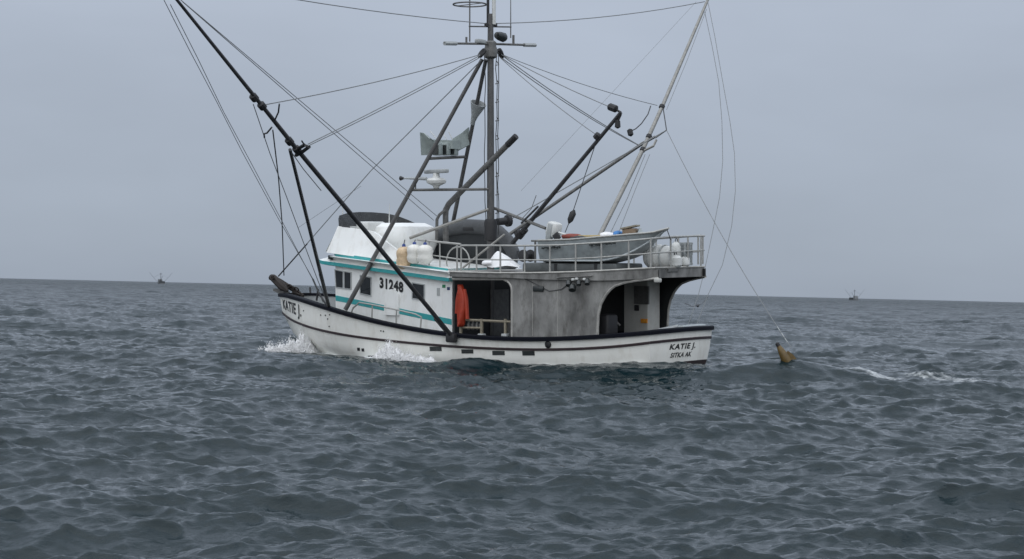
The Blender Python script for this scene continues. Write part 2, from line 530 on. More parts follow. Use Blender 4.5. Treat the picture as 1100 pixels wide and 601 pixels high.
def sea_material():
    m = bpy.data.materials.new('sea_water')
    m.use_nodes = True
    t = m.node_tree
    b = t.nodes['Principled BSDF']
    out = t.nodes['Material Output']
    N_ = t.nodes.new
    l = t.links.new
    b.inputs['Base Color'].default_value = (.0045, .0150, .0185, 1)
    b.inputs['IOR'].default_value = 1.333
    geo = N_('ShaderNodeNewGeometry')
    fa = N_('ShaderNodeAttribute'); fa.attribute_name = 'foam'
    ra = N_('ShaderNodeAttribute'); ra.attribute_name = 'far'
    # wind ripples at three sizes, stretched along the crests
    def noise(scale, detail, stretch, rough=.55):
        mp = N_('ShaderNodeMapping')
        mp.inputs['Scale'].default_value = stretch
        mp.inputs['Rotation'].default_value = (0, 0, R(9))
        l(geo.outputs['Position'], mp.inputs[0])
        n = N_('ShaderNodeTexNoise')
        n.inputs['Scale'].default_value = scale
        n.inputs['Detail'].default_value = detail
        n.inputs['Roughness'].default_value = rough
        n.inputs['Distortion'].default_value = .25
        l(mp.outputs[0], n.inputs['Vector'])
        return n
    n1 = noise(2.3, 6, (.55, 1.25, 1), .55)
    n1.noise_type = 'RIDGED_MULTIFRACTAL'
    n1.normalize = True
    ng = noise(.075, 3, (.5, 1.0, 1), .5)
    n2 = noise(13., 4, (.7, 1.2, 1), .6)
    n3 = noise(.42, 5, (.6, 1.2, 1), .6)
    b1 = N_('ShaderNodeBump'); b1.inputs['Distance'].default_value = .10
    b2 = N_('ShaderNodeBump'); b2.inputs['Distance'].default_value = .017; b2.inputs['Strength'].default_value = .8
    b3 = N_('ShaderNodeBump'); b3.inputs['Distance'].default_value = 2.8
    gu = N_('ShaderNodeMapRange')
    gu.inputs['From Min'].default_value = .36
    gu.inputs['From Max'].default_value = .62
    gu.inputs['To Min'].default_value = .35
    gu.inputs['To Max'].default_value = 1.0
    l(ng.outputs['Fac'], gu.inputs['Value'])
    l(gu.outputs[0], b1.inputs['Strength'])
    l(ra.outputs['Fac'], b3.inputs['Strength'])
    l(n3.outputs['Fac'], b3.inputs['Height'])
    l(n1.outputs['Fac'], b1.inputs['Height'])
    l(n2.outputs['Fac'], b2.inputs['Height'])
    l(b3.outputs[0], b1.inputs['Normal'])
    l(b1.outputs[0], b2.inputs['Normal'])
    l(b2.outputs[0], b.inputs['Normal'])
    rr = N_('ShaderNodeMapRange')
    rr.inputs['To Min'].default_value = .045
    rr.inputs['To Max'].default_value = .30
    l(ra.outputs['Fac'], rr.inputs['Value'])
    l(rr.outputs[0], b.inputs['Roughness'])
    # foam
    nf = noise(2.2, 9, (.6, 1.0, 1), .72)
    nf2 = noise(9., 8, (.7, 1.0, 1), .7)
    ad = N_('ShaderNodeMath'); ad.operation = 'ADD'
    l(nf.outputs['Fac'], ad.inputs[0]); l(nf2.outputs['Fac'], ad.inputs[1])
    hv = N_('ShaderNodeMath'); hv.operation = 'MULTIPLY'; hv.inputs[1].default_value = .5
    l(ad.outputs[0], hv.inputs[0])
    s1 = N_('ShaderNodeMath'); s1.operation = 'ADD'
    l(hv.outputs[0], s1.inputs[0]); l(fa.outputs['Fac'], s1.inputs[1])
    mr = N_('ShaderNodeMapRange')
    mr.inputs['From Min'].default_value = .86
    mr.inputs['From Max'].default_value = 1.18
    l(s1.outputs[0], mr.inputs['Value'])
    fo = N_('ShaderNodeBsdfPrincipled')
    fo.inputs['Base Color'].default_value = (.74, .77, .78, 1)
    fo.inputs['Roughness'].default_value = .7
    l(b1.outputs[0], fo.inputs['Normal'])
    mx = N_('ShaderNodeMixShader')
    l(mr.outputs[0], mx.inputs['Fac'])
    l(b.outputs[0], mx.inputs[1])
    l(fo.outputs[0], mx.inputs[2])
    l(mx.outputs[0], out.inputs['Surface'])
    return m
sea = build_sea()
sea.data.materials.append(sea_material())

# ------------------------------------------------------------------ the fishing boat
boat = thing('fishing_boat', 'white and teal salmon troller with grey aluminium stern shelter and spread trolling poles', 'fishing boat', BM)
def part(mb, name, m, parent=None, **k):
    return mb.build(name, M[m] if isinstance(m, str) else m, parent or boat, **k)

# --- hull lines
RAIL_PX = [(302, 317), (330, 325), (356, 332), (390, 342), (430, 351), (470, 359), (520, 362.5), (570, 364), (630, 363), (670, 360), (704, 357)]
STRIPE_PX = [(308, 340), (330, 351), (390, 362.5), (470, 371.5), (570, 375.5), (630, 374.5), (704, 367.5)]
def br(x):
    return float(hull_b(x, 7.42, 2.15, 2.3, 1.50))
def bs(x):
    return float(hull_b(x, 7.28, 2.10, 2.4, 1.46))
rp = np.array([PH(*q, br) for q in RAIL_PX])
sp = np.array([PH(*q, bs) for q in STRIPE_PX])
cr1, cs1 = np.polyfit(rp[:, 0], rp[:, 2], 4), np.polyfit(sp[:, 0], sp[:, 2], 4)
def zr(x):
    return float(np.polyval(cr1, x))
def zs(x):
    return float(np.polyval(cs1, x))
def zb(x):
    return float(np.interp(x, [-7.5, -6.5, -5.5, -3, 2, 6], [.30, .20, .10, .0, -.08, -.08]))
LEV = [  # stem x, transom x, beam, fullness, transom half beam, height
    (7.42, -7.42, 2.15, 2.3, 1.50, zr),
    (7.28, -7.40, 2.10, 2.4, 1.46, zs),
    (6.80, -7.38, 2.07, 2.3, 1.42, lambda x: .5 * zs(x * 7.28 / 6.8 if x > 0 else x) + .5 * zb(x)),
    (5.9, -7.34, 1.98, 2.0, 1.36, zb),
    (5.1, -7.2, 1.50, 1.8, 1.05, lambda x: -.5),
    (4.5, -6.6, .08, 1.5, .08, lambda x: -.9)]
TS = 1 - (1 - np.linspace(0, 1, 64)) ** 1.35
def lev_pt(k, t, side=1):
    xs, xt, bm_, p, bt, zf = LEV[k]
    x = xt + (xs - xt) * t
    return V(x, side * float(hull_b(x, xs, bm_, p, bt)), zf(x))
def hull_pt(x, f, side=1):          # f 0 at the rail, 1 at the stripe, 3 at the boot line
    k = min(int(f), 4)
    g = f - k
    a, b_ = LEV[k], LEV[k + 1]
    def at(Lv):
        return V(x, side * float(hull_b(x, *Lv[:1], *Lv[2:5])), Lv[5](x))
    return at(a) * (1 - g) + at(b_) * g
def hull_shell(ks, sub):
    mb = MB()
    fr = []
    for i in range(len(ks) - 1):
        fr += [(ks[i], ks[i + 1], j / sub) for j in range(sub)]
    fr.append((ks[-1], ks[-1], 0))
    for side in (1, -1):
        rings = [[lev_pt(a, t, side) * (1 - g) + lev_pt(b_, t, side) * g for t in TS] for a, b_, g in fr]
        mb.loft(rings, closed=False)
    rows = []                       # transom, gently bowed
    for a, b_, g in fr:
        e = lev_pt(a, 0) * (1 - g) + lev_pt(b_, 0) * g
        rows.append([V(e[0] - .16 * (1 - u * u), e[1] * u, e[2] + .03 * (1 - u * u)) for u in np.linspace(1, -1, 11)])
    mb.loft(rows, closed=False)
    return mb
hull = part(hull_shell([0, 1, 2, 3], 3), 'hull', 'hull')
part(hull_shell([3, 4, 5], 2), 'bottom', 'bottom')
def girdle(k, sec):                # a moulding of constant section right round the hull
    pts = [lev_pt(k, t) for t in TS]
    pts += [lev_pt(k, t, -1) for t in TS[::-1][1:]]
    e = lev_pt(k, 0)
    pts += [V(e[0] - .16 * (1 - u * u), e[1] * u, e[2] + .03 * (1 - u * u)) for u in np.linspace(-1, 1, 13)[1:-1]]
    n = len(pts)
    rings = []
    for i, p in enumerate(pts):
        d = pts[(i + 1) % n] - pts[i - 1]
        nn = unit(V(-d[1], d[0], 0))
        if nn @ V(p[0] * .3, p[1], 0) < 0:
            nn = -nn
        if i == len(TS) - 1:
            nn = V(1, 0, 0)
        rings.append([p + nn * a + V(0, 0, b_) for a, b_ in sec])
    rings.append(rings[0])
    return MB().loft(rings, False, False)
part(girdle(0, [(.055, -.055), (.055, .03), (.03, .055), (-.12, .055), (-.13, -.02)]), 'rail_cap', 'black', hull)
part(girdle(1, [(-.01, -.036), (.022, -.032), (.027, .0), (.022, .032), (-.01, .036)]), 'rubbing_strake', 'maroon', hull)
# inner bulwark and deck
def zdeck(x):
    return max(.30, zr(x) - .78)
inner, dk_rows = MB(), []
XD = np.linspace(-7.3, 7.0, 60)
for side in (1, -1):
    inner.loft([[V(x, side * max(br(x) - .11, .02), zr(x) - .01) for x in XD], [V(x, side * max(br(x) - .16, .02), zdeck(x) - .02) for x in XD]], closed=False)
inner.loft([[V(-7.34, u, zr(-7.4)) for u in (1.4, 0, -1.4)], [V(-7.30, u, .28) for u in (1.36, 0, -1.36)]], closed=False)
part(inner, 'bulwark_lining', 'bulwark', hull)
part(MB().loft([[V(x, u * max(br(x) - .13, .02), zdeck(x)) for u in (1, .5, 0, -.5, -1)] for x in XD], closed=False), 'deck', 'deck')
# scuppers and discharge holes on the port side
def side_frame(px, py):
    p = PH(px, py, lambda x: .5 * (bs(x) + float(hull_b(x, 5.75, 1.98, 2.0, 1.48))))
    x = p[0]
    f = np.interp(p[2], [zb(x), LEV[2][5](x), zs(x), zr(x)], [3, 2, 1, 0])
    return x, f
def hull_patch(name, m, px0, px1, py0, py1, out=.012, parent=hull):
    pts = []
    for q in ((px0, py0), (px1, py0), (px1, py1), (px0, py1)):
        x, f = side_frame(*q)
        pts.append(hull_pt(x, f))
    nrm = unit(np.cross(pts[1] - pts[0], pts[3] - pts[0]))
    if nrm[1] < 0:
        nrm = -nrm
    return part(MB().prism([p - nrm * .03 for p in pts], nrm * (.03 + out)), name, m, parent)
for a in ((463, 475.5, 372.6, 377.2), (497, 509.5, 375.4, 379.8), (530, 543, 377.0, 381.6), (562, 575, 377.2, 382)):
    hull_patch('scupper', 'lampdark', *a)
for a in ((386, 388.6, 373.6, 376.8), (390.4, 393, 374.4, 377.6), (395.5, 402, 382.2, 384.4)):
    hull_patch('outlet', 'ink', *a)
p = hull_pt(*side_frame(590, 370))
part(MB().lathe([(.001, .03), (.075, .03), (.10, .015), (.10, -.02)], p, (0.05, 1, 0), 12), 'fairlead', 'ink', hull)
for px, py in ((359, 342.5), (361, 338), (337, 333.5), (352.5, 338.3), (357, 338.7), (360.2, 350.5), (412, 355.5), (414.6, 356)):
    p = hull_pt(*side_frame(px, py))
    part(MB().lathe([(.001, .02), (.02, .018), (.024, -.01)], p, (0.1, 1, 0), 8), 'bolt_head', 'lampdark', hull)

# --- lettering
def text_mesh(txt, bold=.02, sp=1.14):
    cu = bpy.data.curves.new('txt', 'FONT')
    cu.body = txt
    cu.offset = bold
    cu.space_character = sp
    cu.resolution_u = 3
    ob = bpy.data.objects.new('txt', cu)
    COL.objects.link(ob)
    bpy.context.view_layer.update()
    me = bpy.data.meshes.new_from_object(ob.evaluated_get(bpy.context.evaluated_depsgraph_get()))
    v = np.array([q.co[:] for q in me.vertices])
    f = [tuple(q.vertices) for q in me.polygons]
    bpy.data.objects.remove(ob)
    bpy.data.curves.remove(cu)
    bpy.data.meshes.remove(me)
    v[:, 0] = (v[:, 0] - v[:, 0].min()) / np.ptp(v[:, 0])
    v[:, 1] = (v[:, 1] - v[:, 1].min()) / np.ptp(v[:, 1])
    return v, f
def lettering(name, txt, fn, parent, m='ink', bold=.02, sp=1.14):
    v, f = text_mesh(txt, bold, sp)
    mb = MB()
    mb.add([fn(a, b_) for a, b_, _ in v], f)
    return part(mb, name, m, parent)
# port bow
def bow_fn(a, b_):
    x = 6.98 - 1.75 * a
    f = .84 - .62 * b_
    p, q = hull_pt(x, f), hull_pt(x - .02, f)
    n = unit(np.cross(q - p, V(0, 0, 1)))
    n = n if n[1] > 0 else -n
    return p + n * .012
lettering('boat_name', 'KATIE J.', bow_fn, hull, bold=.03)
def bow_fn_s(a, b_):
    p = bow_fn(1 - a, b_)
    return V(p[0], -p[1], p[2])
lettering('boat_name', 'KATIE J.', bow_fn_s, hull, bold=.03)
def transom_pt(y, z):
    f = np.interp(z, [zb(-7.5), zs(-7.5), zr(-7.5)], [-7.34, -7.40, -7.42])
    return V(f - .16 * (1 - (y / 1.43) ** 2) - .012, y, z)
def tr_fn(px0, px1, ylo0, yhi0, ylo1, yhi1, sl=0.):
    c = [PX(px0, ylo0, -7.53), PX(px1, ylo1, -7.53), PX(px0, yhi0, -7.53), PX(px1, yhi1, -7.53)]
    def fn(a, b_):
        lo = c[0] * (1 - a) + c[1] * a
        hi = c[2] * (1 - a) + c[3] * a
        p = lo * (1 - b_) + hi * b_
        return transom_pt(p[1] - sl * b_, p[2])
    return fn
lettering('boat_name', 'KATIE J.', tr_fn(719.5, 746.5, 378, 370.2, 376, 367.8, .06), hull, bold=.035)
lettering('hailing_port', 'SITKA AK', tr_fn(721, 742.5, 384.8, 379.4, 383.0, 377.8, .05), hull, bold=.025, sp=1.05)

# --- wheelhouse
def yc(x):
    return 1.66 - .055 * (x + 1)
XA, XF = -1.05, 3.62
e0, e1 = PH(346, 283.5, lambda x: yc(x) + .13), PH(486, 303, lambda x: yc(x) + .13)
def ze(x):
    return e0[2] + (e1[2] - e0[2]) * (x - e0[0]) / (e1[0] - e0[0])
plan = [(XA, yc(XA)), (.5, yc(.5)), (2., yc(2.)), (3.2, yc(3.2)), (XF, yc(XF)), (3.86, 1.15), (3.96, .5)]
plan = plan + [(x, -y) for x, y in plan[::-1]]
wh = part(MB().loft([[V(x, y, max(.3, zdeck(x))) for x, y in plan], [V(x, y, ze(x) + .05) for x, y in plan]]), 'wheelhouse', 'white')
def ring(dx, dz, fwd=.0):
    out = []
    for x, y in plan:
        yy = y + math.copysign(dx, y)
        xx = x + (fwd if x > 3.5 else (-.0 if x < 0 else 0)) * (1 if x > 3.5 else 0) + (dx if x > 3.8 else 0)
        out.append(V(xx, yy, ze(xx) + dz))
    return out
part(MB().loft([ring(.06, -.03, .25), ring(.13, -.01, .42), ring(.13, .09, .42), ring(.02, .17, .3), ring(-.25, .26, 0)]), 'wheelhouse_roof', 'white')
part(MB().loft([ring(.134, -.012, .424), ring(.139, -.008, .43), ring(.139, .088, .43), ring(.134, .092, .424)], False, False), 'teal_trim', 'teal', wh)
# trunk under the flying bridge with its own teal band
def zt(x):
    return float(np.interp(x, [-.75, .3, 1.3, 4.0], [t3 for t3 in ztk]))
def yf(x):
    return 1.48
ztk = [PH(484, 288.5, yf)[2], PH(455, 284, yf)[2], PH(425, 280.5, yf)[2], PH(352, 269.5, yf)[2]]
tp = [(-.75, 1.48), (.3, 1.48), (1.3, 1.48), (2.6, 1.48), (3.6, 1.40), (4.0, 1.05), (4.1, .4)]
tp = tp + [(x, -y) for x, y in tp[::-1]]
trunk = part(MB().loft([[V(x, y, ze(x) + .1) for x, y in tp], [V(x, y, zt(x)) for x, y in tp]]), 'cabin_trunk', 'white')
def tring(d, dz):
    return [V(x + (d if x > 3.9 else 0), y + math.copysign(d, y), zt(x) + dz) for x, y in tp]
part(MB().loft([tring(0.001, -.135), tring(.008, -.13), tring(.008, -.015), tring(.001, -.01)], False, False), 'teal_trim', 'teal', trunk)
# teal band along the cabin side
w0, w1 = PH(356, 319, yc), PH(486, 346, yc)
def zband(x):
    return w0[2] + (w1[2] - w0[2]) * (x - w0[0]) / (w1[0] - w0[0])
for side in (1, -1):
    rows = []
    for dz, o_ in ((-.09, 0), (-.085, .008), (.065, .008), (.07, 0)):
        rows.append([V(x, side * (yc(x) + o_), zband(x) + dz) for x in np.linspace(XA + .01, XF - .01, 12)])
    part(MB().loft(rows, closed=False), 'teal_trim', 'teal', wh)
# side windows
def wall_pts(fn, *q):
    return [PH(a, b_, fn) for a, b_ in q]
def window(pts, n=(0, 1, 0), parent=wh, fr=.04, fm='bulwark'):
    n = unit(n)
    c = sum(pts) / 4
    g = part(MB().prism([p - n * .02 for p in pts], n * .026), 'window', 'glass', parent)
    out = [p + unit(p - c) * fr for p in pts]
    mb = MB()
    for i in range(4):
        j = (i + 1) % 4
        mb.hexa([pts[i], pts[j], out[j], out[i], pts[i] + n * .022, pts[j] + n * .022, out[j] + n * .022, out[i] + n * .022])
    part(mb, 'window_frame', fm, wh)
    return g
for q in (((360.5, 290.5), (377, 293.5), (377, 310.5), (361.5, 308.5)), ((387.5, 296.5), (398.5, 298.8), (398.5, 317.5), (387.5, 315)), ((443.5, 304.5), (455.8, 306.5), (455.8, 322.5), (443.5, 320.5))):
    pts = wall_pts(yc, *q)
    window(pts)
    window([V(p[0], -p[1], p[2]) for p in pts], (0, -1, 0))
mu_ = wall_pts(yc, (368.6, 291.5), (370.4, 291.8), (370.4, 310), (368.6, 309.8))
part(MB().prism(mu_, (0, .02, 0)), 'mullion', 'bulwark', wh)
for y0, y1 in ((-.4, .4),):
    window([V(3.97, y0, 1.95), V(3.97, y1, 1.95), V(3.97, y1, 2.5), V(3.97, y0, 2.5)], (1, 0, 0))
for s_ in (1, -1):
    pts = [V(3.95 - .1 * u, s_ * (.55 + .5 * u), z) for u, z in ((0, 1.95), (1, 1.95), (1, 2.5), (0, 2.5))]
    window(pts, (.98, .2 * s_, 0))
n_c = [PH(408, 309.5, yc), PH(433.5, 315.0, yc), PH(408, 297.8, yc), PH(433.5, 303.2, yc)]
def reg_fn(a, b_):
    p = (n_c[0] * (1 - a) + n_c[1] * a) * (1 - b_) + (n_c[2] * (1 - a) + n_c[3] * a) * b_
    return V(p[0], yc(p[0]) + .012, p[2])
lettering('registration_number', '31248', reg_fn, wh, bold=.05)
# rounded vent cover, stickers and notice on the cabin side
vp = PH(422, 335, yc)
part(MB().prism([V(vp[0] + .27 * math.cos(a), yc(vp[0]) - .02, vp[2] + .42 + .22 * math.sin(a)) for a in np.linspace(0, math.pi, 9)] + [V(vp[0] - .27, yc(vp[0]) - .02, vp[2] - .1), V(vp[0] + .27, yc(vp[0]) - .02, vp[2] - .1)], (0, .09, 0)), 'vent_cover', 'white', wh)
def sticker(name, m, x0, x1, y0, y1):
    pts = wall_pts(yc, (x0, y0), (x1, y0), (x1, y1), (x0, y1))
    return part(MB().prism([p - V(0, .01, 0) for p in pts], (0, .02, 0)), name, m, wh)
sticker('notice', 'bulwark', 469.5, 472.6, 309.5, 318)
sticker('sticker', 'green', 475.2, 478.6, 306, 309.4)
sticker('sticker', 'navy', 480.4, 483.4, 308.6, 311.8)
part(MB().prism(wall_pts(lambda x: yc(x) + .07, (354.5, 274.5), (357.8, 275.2), (357.8, 279), (354.5, 278.4)), (0, .08, 0)), 'side_light', 'ink', wh)
# grab rail outboard of the cabin
yg = lambda x: br(x) - .12
gp = [PH(a, b_, yg) for a, b_ in ((377, 337), (379.5, 331), (386, 325.2), (400, 327.6), (426, 333.0), (446, 337.6), (452.6, 340.6), (451.5, 356))]
part(MB().tube(gp, .024, 7), 'grab_rail', 'tube')
for a, b_, c_ in ((400, 328, 345), (426, 333, 351)):
    part(MB().tube([PH(a, b_, yg), PH(a - .6, c_, yg)], .022, 6), 'grab_rail_post', 'tube')

# --- flying bridge
FBP = [(351, 271.5), (363, 243), (382, 246), (401, 249), (408, 254), (413.5, 259), (428, 270), (433, 279), (425, 282)]
fb = [PY(a, b_, 1.46 if i in (0, 7, 8) else 1.27) for i, (a, b_) in enumerate(FBP)]
for side in (1, -1):
    pl = [V(min(p[0], 3.95), side * (1.47 if i in (0, 7, 8) else 1.27), p[2]) for i, p in enumerate(fb)]
    part(MB().prism(pl, (0, -side * .08, 0)), 'bridge_coaming', 'white')
zc_ = fb[1][2]
front = []
for f_ in (0, 1):
    for k in (0, 1):
        pass
fr_r = []
for dz, dx in ((-.75, .42), (0, .0), (0, -.07), (-.75, .32)):
    fr_r.append([V(3.55 + .25 * (1 - (y / 1.4) ** 2) + dx, y * (1.12 if dz < 0 else 1), zc_ + dz) for y in np.linspace(1.27, -1.27, 9)])
part(MB().loft(fr_r, closed=False), 'bridge_front', 'white')
# smoked wind screen wrapping round the front
ws_lo, ws_hi = [], []
for y, x, d0, d1 in ((1.26, 3.20, -.06, .0), (1.28, 3.45, -.03, .13), (1.24, 3.66, -.03, .22), (1.02, 3.84, -.03, .31), (.5, 3.98, -.03, .40), (0, 4.0, -.03, .43), (-.5, 3.96, -.03, .43), (-1.0, 3.82, -.03, .40),
                     (-1.24, 3.60, -.1, .33), (-1.29, 3.2, -.1, .20), (-1.28, 2.75, -.1, .05)):
    z0, z1 = zc_ + d0, zc_ + d1
    ws_lo.append(V(x - .02, y, z0))
    ws_hi.append(V(x, y, z1))
mb = MB().loft([ws_lo, ws_hi, [p - V(.02, 0, 0) for p in ws_hi], [p - V(.02, 0, 0) for p in ws_lo]], closed=False)
part(mb, 'wind_screen', 'smoked')
tc_ = PY(428, 262, .1)
part(MB().rbox((2.35, -.15, zc_ - .40), (1.55, 1.7, .98), .36, 6), 'bridge_console', 'white')
part(MB().rbox((3.0, .55, zc_ - .22), (.5, .8, .7), .08, 4), 'bridge_seat', 'plastic')
for px, py0, py1 in ((418, 219, 240), (368, 215, 235)):
    part(MB().tube([PY(px, py1, .2), PY(px + .3, py0, .2)], [.018, .008], 5), 'whip_antenna', 'plastic')

# --- aluminium shelter over the working deck
yw = lambda x: br(x) - .06
R_PX = [(483, 292), (520, 293.2), (560, 293.6), (600, 292.4), (660, 290.8), (700, 287.6)]
rf = np.array([PH(*q, lambda x: br(x) + .02) for q in R_PX])
crf = np.polyfit(rf[:, 0], rf[:, 2], 2)
XR0, XR1 = rf[0, 0], -7.35
def zroof(x):
    return float(np.polyval(crf, x))
def yroof(x):
    return br(x) + .02 - .34 * np.clip((-6.6 - x) / .75, 0, 1) ** 2
xo0 = PH(490, 320, yw)[0]
xo1 = PH(549.5, 330, yw)[0]
ztop = PH(520, 300.5, yw)[2]
AR = np.array([PH(*q, yw) for q in ((641.5, 352), (642.3, 338), (645, 327), (650, 317.5), (655, 311.5), (660, 307.5), (670, 304), (681, 301.8), (700, 299.4))])
cols = []                                   # x, lower edge, upper edge of the side plating
for x in np.linspace(XR0 - .02, xo1 + .28, 8):
    cols.append((x, ztop - .012 * (x - XR0)))
for a in np.linspace(0, 90, 7)[1:]:
    cols.append((xo1 + .28 - .28 * math.sin(R(a)), ztop - .0 - .28 * (1 - math.cos(R(a)))))
cols.append((xo1 - .001, zr(xo1) - .04))
for x in np.linspace(xo1 - .02, AR[0, 0] + .02, 12):
    cols.append((x, zr(x) - .04))
cols.append((AR[0, 0] + .001, zr(AR[0, 0]) - .04))
for p in AR:
    cols.append((p[0], p[2]))
for x in np.linspace(AR[-1, 0], XR1 + .05, 4)[1:]:
    cols.append((x, np.interp(x, [XR1, AR[-1, 0]], [zroof(XR1) - .30, AR[-1, 2]])))
shelter = None
ys_ = lambda x: min(yw(x), yroof(x) - .04)
for side in (1, -1):
    o_lo = [V(x, side * ys_(x), z) for x, z in cols]
    o_hi = [V(x, side * ys_(x), zroof(x) - .05) for x, z in cols]
    i_hi = [V(x, side * (ys_(x) - .05), zroof(x) - .05) for x, z in cols]
    i_lo = [V(x, side * (ys_(x) - .05), z) for x, z in cols]
    pl = part(MB().loft([o_lo, o_hi], closed=False), 'shelter_side', 'alu')
    ins = part(MB().loft([i_hi, i_lo], closed=False), 'shelter_lining', 'shade_grey', pl)  # inner face of the plating, interior shade painted into its colour
    # rolled edge round the openings
    part(MB().tube([p - V(0, side * .02, 0) for p in o_lo], .036, 6), 'edge_pipe', 'alu_edge', pl)
    if side == 1:
        shelter = pl
# roof slab
XRS = np.linspace(XR0, XR1, 26)
top_o = [V(x, yroof(x), zroof(x)) for x in XRS] + [V(x, -yroof(x), zroof(x)) for x in XRS[::-1]]
low_o = [p - V(0, 0, .25) * np.clip((XR0 - p[0]) / 1.2 * .0 + 1, 0, 1) for p in top_o]
def zlow(x):
    return zroof(x) - .13 - .13 * np.clip((-3.3 - x) / 3, 0, 1)
low_o = [V(p[0], p[1], zlow(p[0])) for p in top_o]
roof = part(MB().loft([[V(x, s_ * yroof(x), z) for s_ in (1, .98, .5, 0, -.5, -.98, -1) for z in ([zroof(x) + .02 * (1 - s_ * s_)])] for x in XRS], closed=False), 'shelter_roof', 'alu')
fasc = MB()
fasc.loft([[p for p in low_o], [p for p in top_o]], False, False)
part(fasc, 'roof_fascia', 'alu', roof)
part(MB().tube(top_o + [top_o[0]], .028, 6), 'roof_edge', 'alu_edge', roof)
part(MB().loft([[V(x, s_ * (yroof(x) - .02), zlow(x) + .02) for s_ in (1, .5, 0, -.5, -1)] for x in XRS], closed=False), 'ceiling_lining', 'shade_grey', roof)  # underside of the roof, coloured dark to stand in for shade
# forward bulkhead of the working deck and its door
part(MB().box((XA - .06, 0, 1.35), (.06, 3.3, 2.1)), 'bulkhead', 'shade_grey')  # dark colour carries the shade of the covered deck
part(MB().box((XA - .11, -.3, 1.2), (.03, .8, 1.7)), 'bulkhead_door', 'steel')
# weld seams, vent, cable and lamp bar on the plating
for px in (599, 572):
    a, b_ = PH(px, 297, yw), PH(px, 361, yw)
    part(MB().tube([a + V(0, .0, 0), b_], .008, 5), 'weld_seam', 'alu_edge', shelter)
vp = PH(578.5, 310.5, lambda x: yw(x) + .0)
part(MB().rbox(vp, (.34, .09, .15), .03, 3), 'vent', 'lampdark', shelter)
cb = [PH(a, b_, lambda x: yw(x) + .02) for a, b_ in ((560, 298), (575, 305), (590, 313), (603, 311), (614, 303))]
part(MB().tube(cb, .01, 5), 'cable', 'rope_dark', shelter)
b0, b1 = PH(598, 298.5, lambda x: yw(x) + .12), PH(636, 296.8, lambda x: yw(x) + .12)
part(MB().tube([b0, b1], .018, 6), 'lamp_bar', 'steel', shelter)
for px, py, r_, dx in ((611, 301.5, .075, .0), (615, 306.5, .10, 0), (622, 301, .065, 0), (631, 300, .07, 0)):
    c = PH(px, py, lambda x: yw(x) + .16)
    ob = part(MB().lathe([(.02, -.02), (r_ * .7, 0), (r_, .06), (r_ * .95, .16), (r_ * .8, .16), (.02, .12)], c, (-.3, .5, -.8), 10), 'flood_lamp', 'lampdark', shelter)
for px, py in ((615.5, 300.5), (619.5, 299.8), (627.8, 300.2)):
    c = PH(px, py, lambda x: yw(x) + .2)
    part(MB().rbox(c, (.08, .06, .06), .015, 2), 'flood_lamp', 'plastic', shelter)
c = PX(707, 301.5, -7.0)
c = PY(706.5, 301.5, 1.2)
part(MB().rbox(c, (.16, .16, .11), .03, 3), 'deck_light', 'cab', roof)
# railing round the shelter roof
rail_n = part(MB().tube([PH(495, 264, yw), PH(530, 264, yw), PH(563, 264.2, yw), PH(600, 263.6, yw), PH(640, 261.2, yw), PH(680, 258.4, yw), PH(699, 256.6, yw)], .026, 7), 'railing', 'tube')
xr = PH(699, 286, yw)[0]
def aft(px, py):
    return PX(px, py, xr + .02)
yr_ = PH(699, 286, yw)[1]
part(MB().tube([PH(699, 256.6, yw), aft(721, 254.6), aft(756.5, 253.6)], .026, 7), 'railing', 'tube')
part(MB().tube([PH(495, 278.8, yw), PH(530, 279.2, yw), PH(585, 279.6, yw), PH(640, 277, yw), PH(699, 272.4, yw)], .02, 6), 'railing', 'tube')
part(MB().tube([PH(699, 272.4, yw), aft(756.5, 269.0)], .02, 6), 'railing', 'tube')
for px, yt, yb in ((491, 263.5, 291.5), (495.3, 264, 292), (512, 264, 292.5), (537.5, 264.2, 293), (563.6, 264.2, 293.2), (590.7, 263.8, 292.6), (618.4, 262.6, 292.3), (646, 260.8, 291), (675.4, 258.7, 289.8), (699, 256.6, 287.6)):
    part(MB().tube([PH(px, yt, yw), PH(px, yb, yw)], .024, 6), 'railing_post', 'tube')
for px, yt, yb in ((720.5, 254.6, 286), (739, 254.2, 285), (750, 253.9, 284.4), (755, 253.8, 284)):
    part(MB().tube([aft(px, yt), aft(px, yb)], .024, 6), 'railing_post', 'tube')
# starboard railing (mirrored, simpler)
hs_ = [(x, zroof(x)) for x in np.linspace(XR0 - .2, xr + .35, 8)]
part(MB().tube([V(x, -yw(x), z + .85) for x, z in hs_], .026, 7), 'railing', 'tube')
part(MB().tube([V(x, -yw(x), z + .42) for x, z in hs_], .02, 6), 'railing', 'tube')
for x, z in hs_:
    part(MB().tube([V(x, -yw(x), z), V(x, -yw(x), z + .85)], .024, 6), 'railing_post', 'tube')
# forward railing on the cabin top
yk = lambda x: 1.42
part(MB().tube([PH(448, 257.6, yk), PH(458, 258.8, yk), PH(495, 262.6, yk)], .03, 7), 'railing', 'tube')
part(MB().tube([PH(458, 273.5, yk), PH(495, 279, yk)], .02, 6), 'railing', 'tube')
for px, yt, yb in ((461, 259, 288), (472.5, 260, 288.5)):
    part(MB().tube([PH(px, yt, yk), PH(px, yb, yk)], .02, 6), 'railing_post', 'tube')
# hooped hand hold and leaning plank amidships
cx = PH(492, 268, lambda x: 1.0)
part(MB().tube([cx + V(.42 * math.cos(a), 0, -.35 + .42 * math.sin(a)) for a in np.linspace(-.4, math.pi + .4, 14)], .02, 6), 'hoop', 'tube')
part(MB().tube([PY(542, 252, .6), PY(512, 276, .9), PY(497, 288, 1.1)], .03, 6), 'ladder_rail', 'palepole')

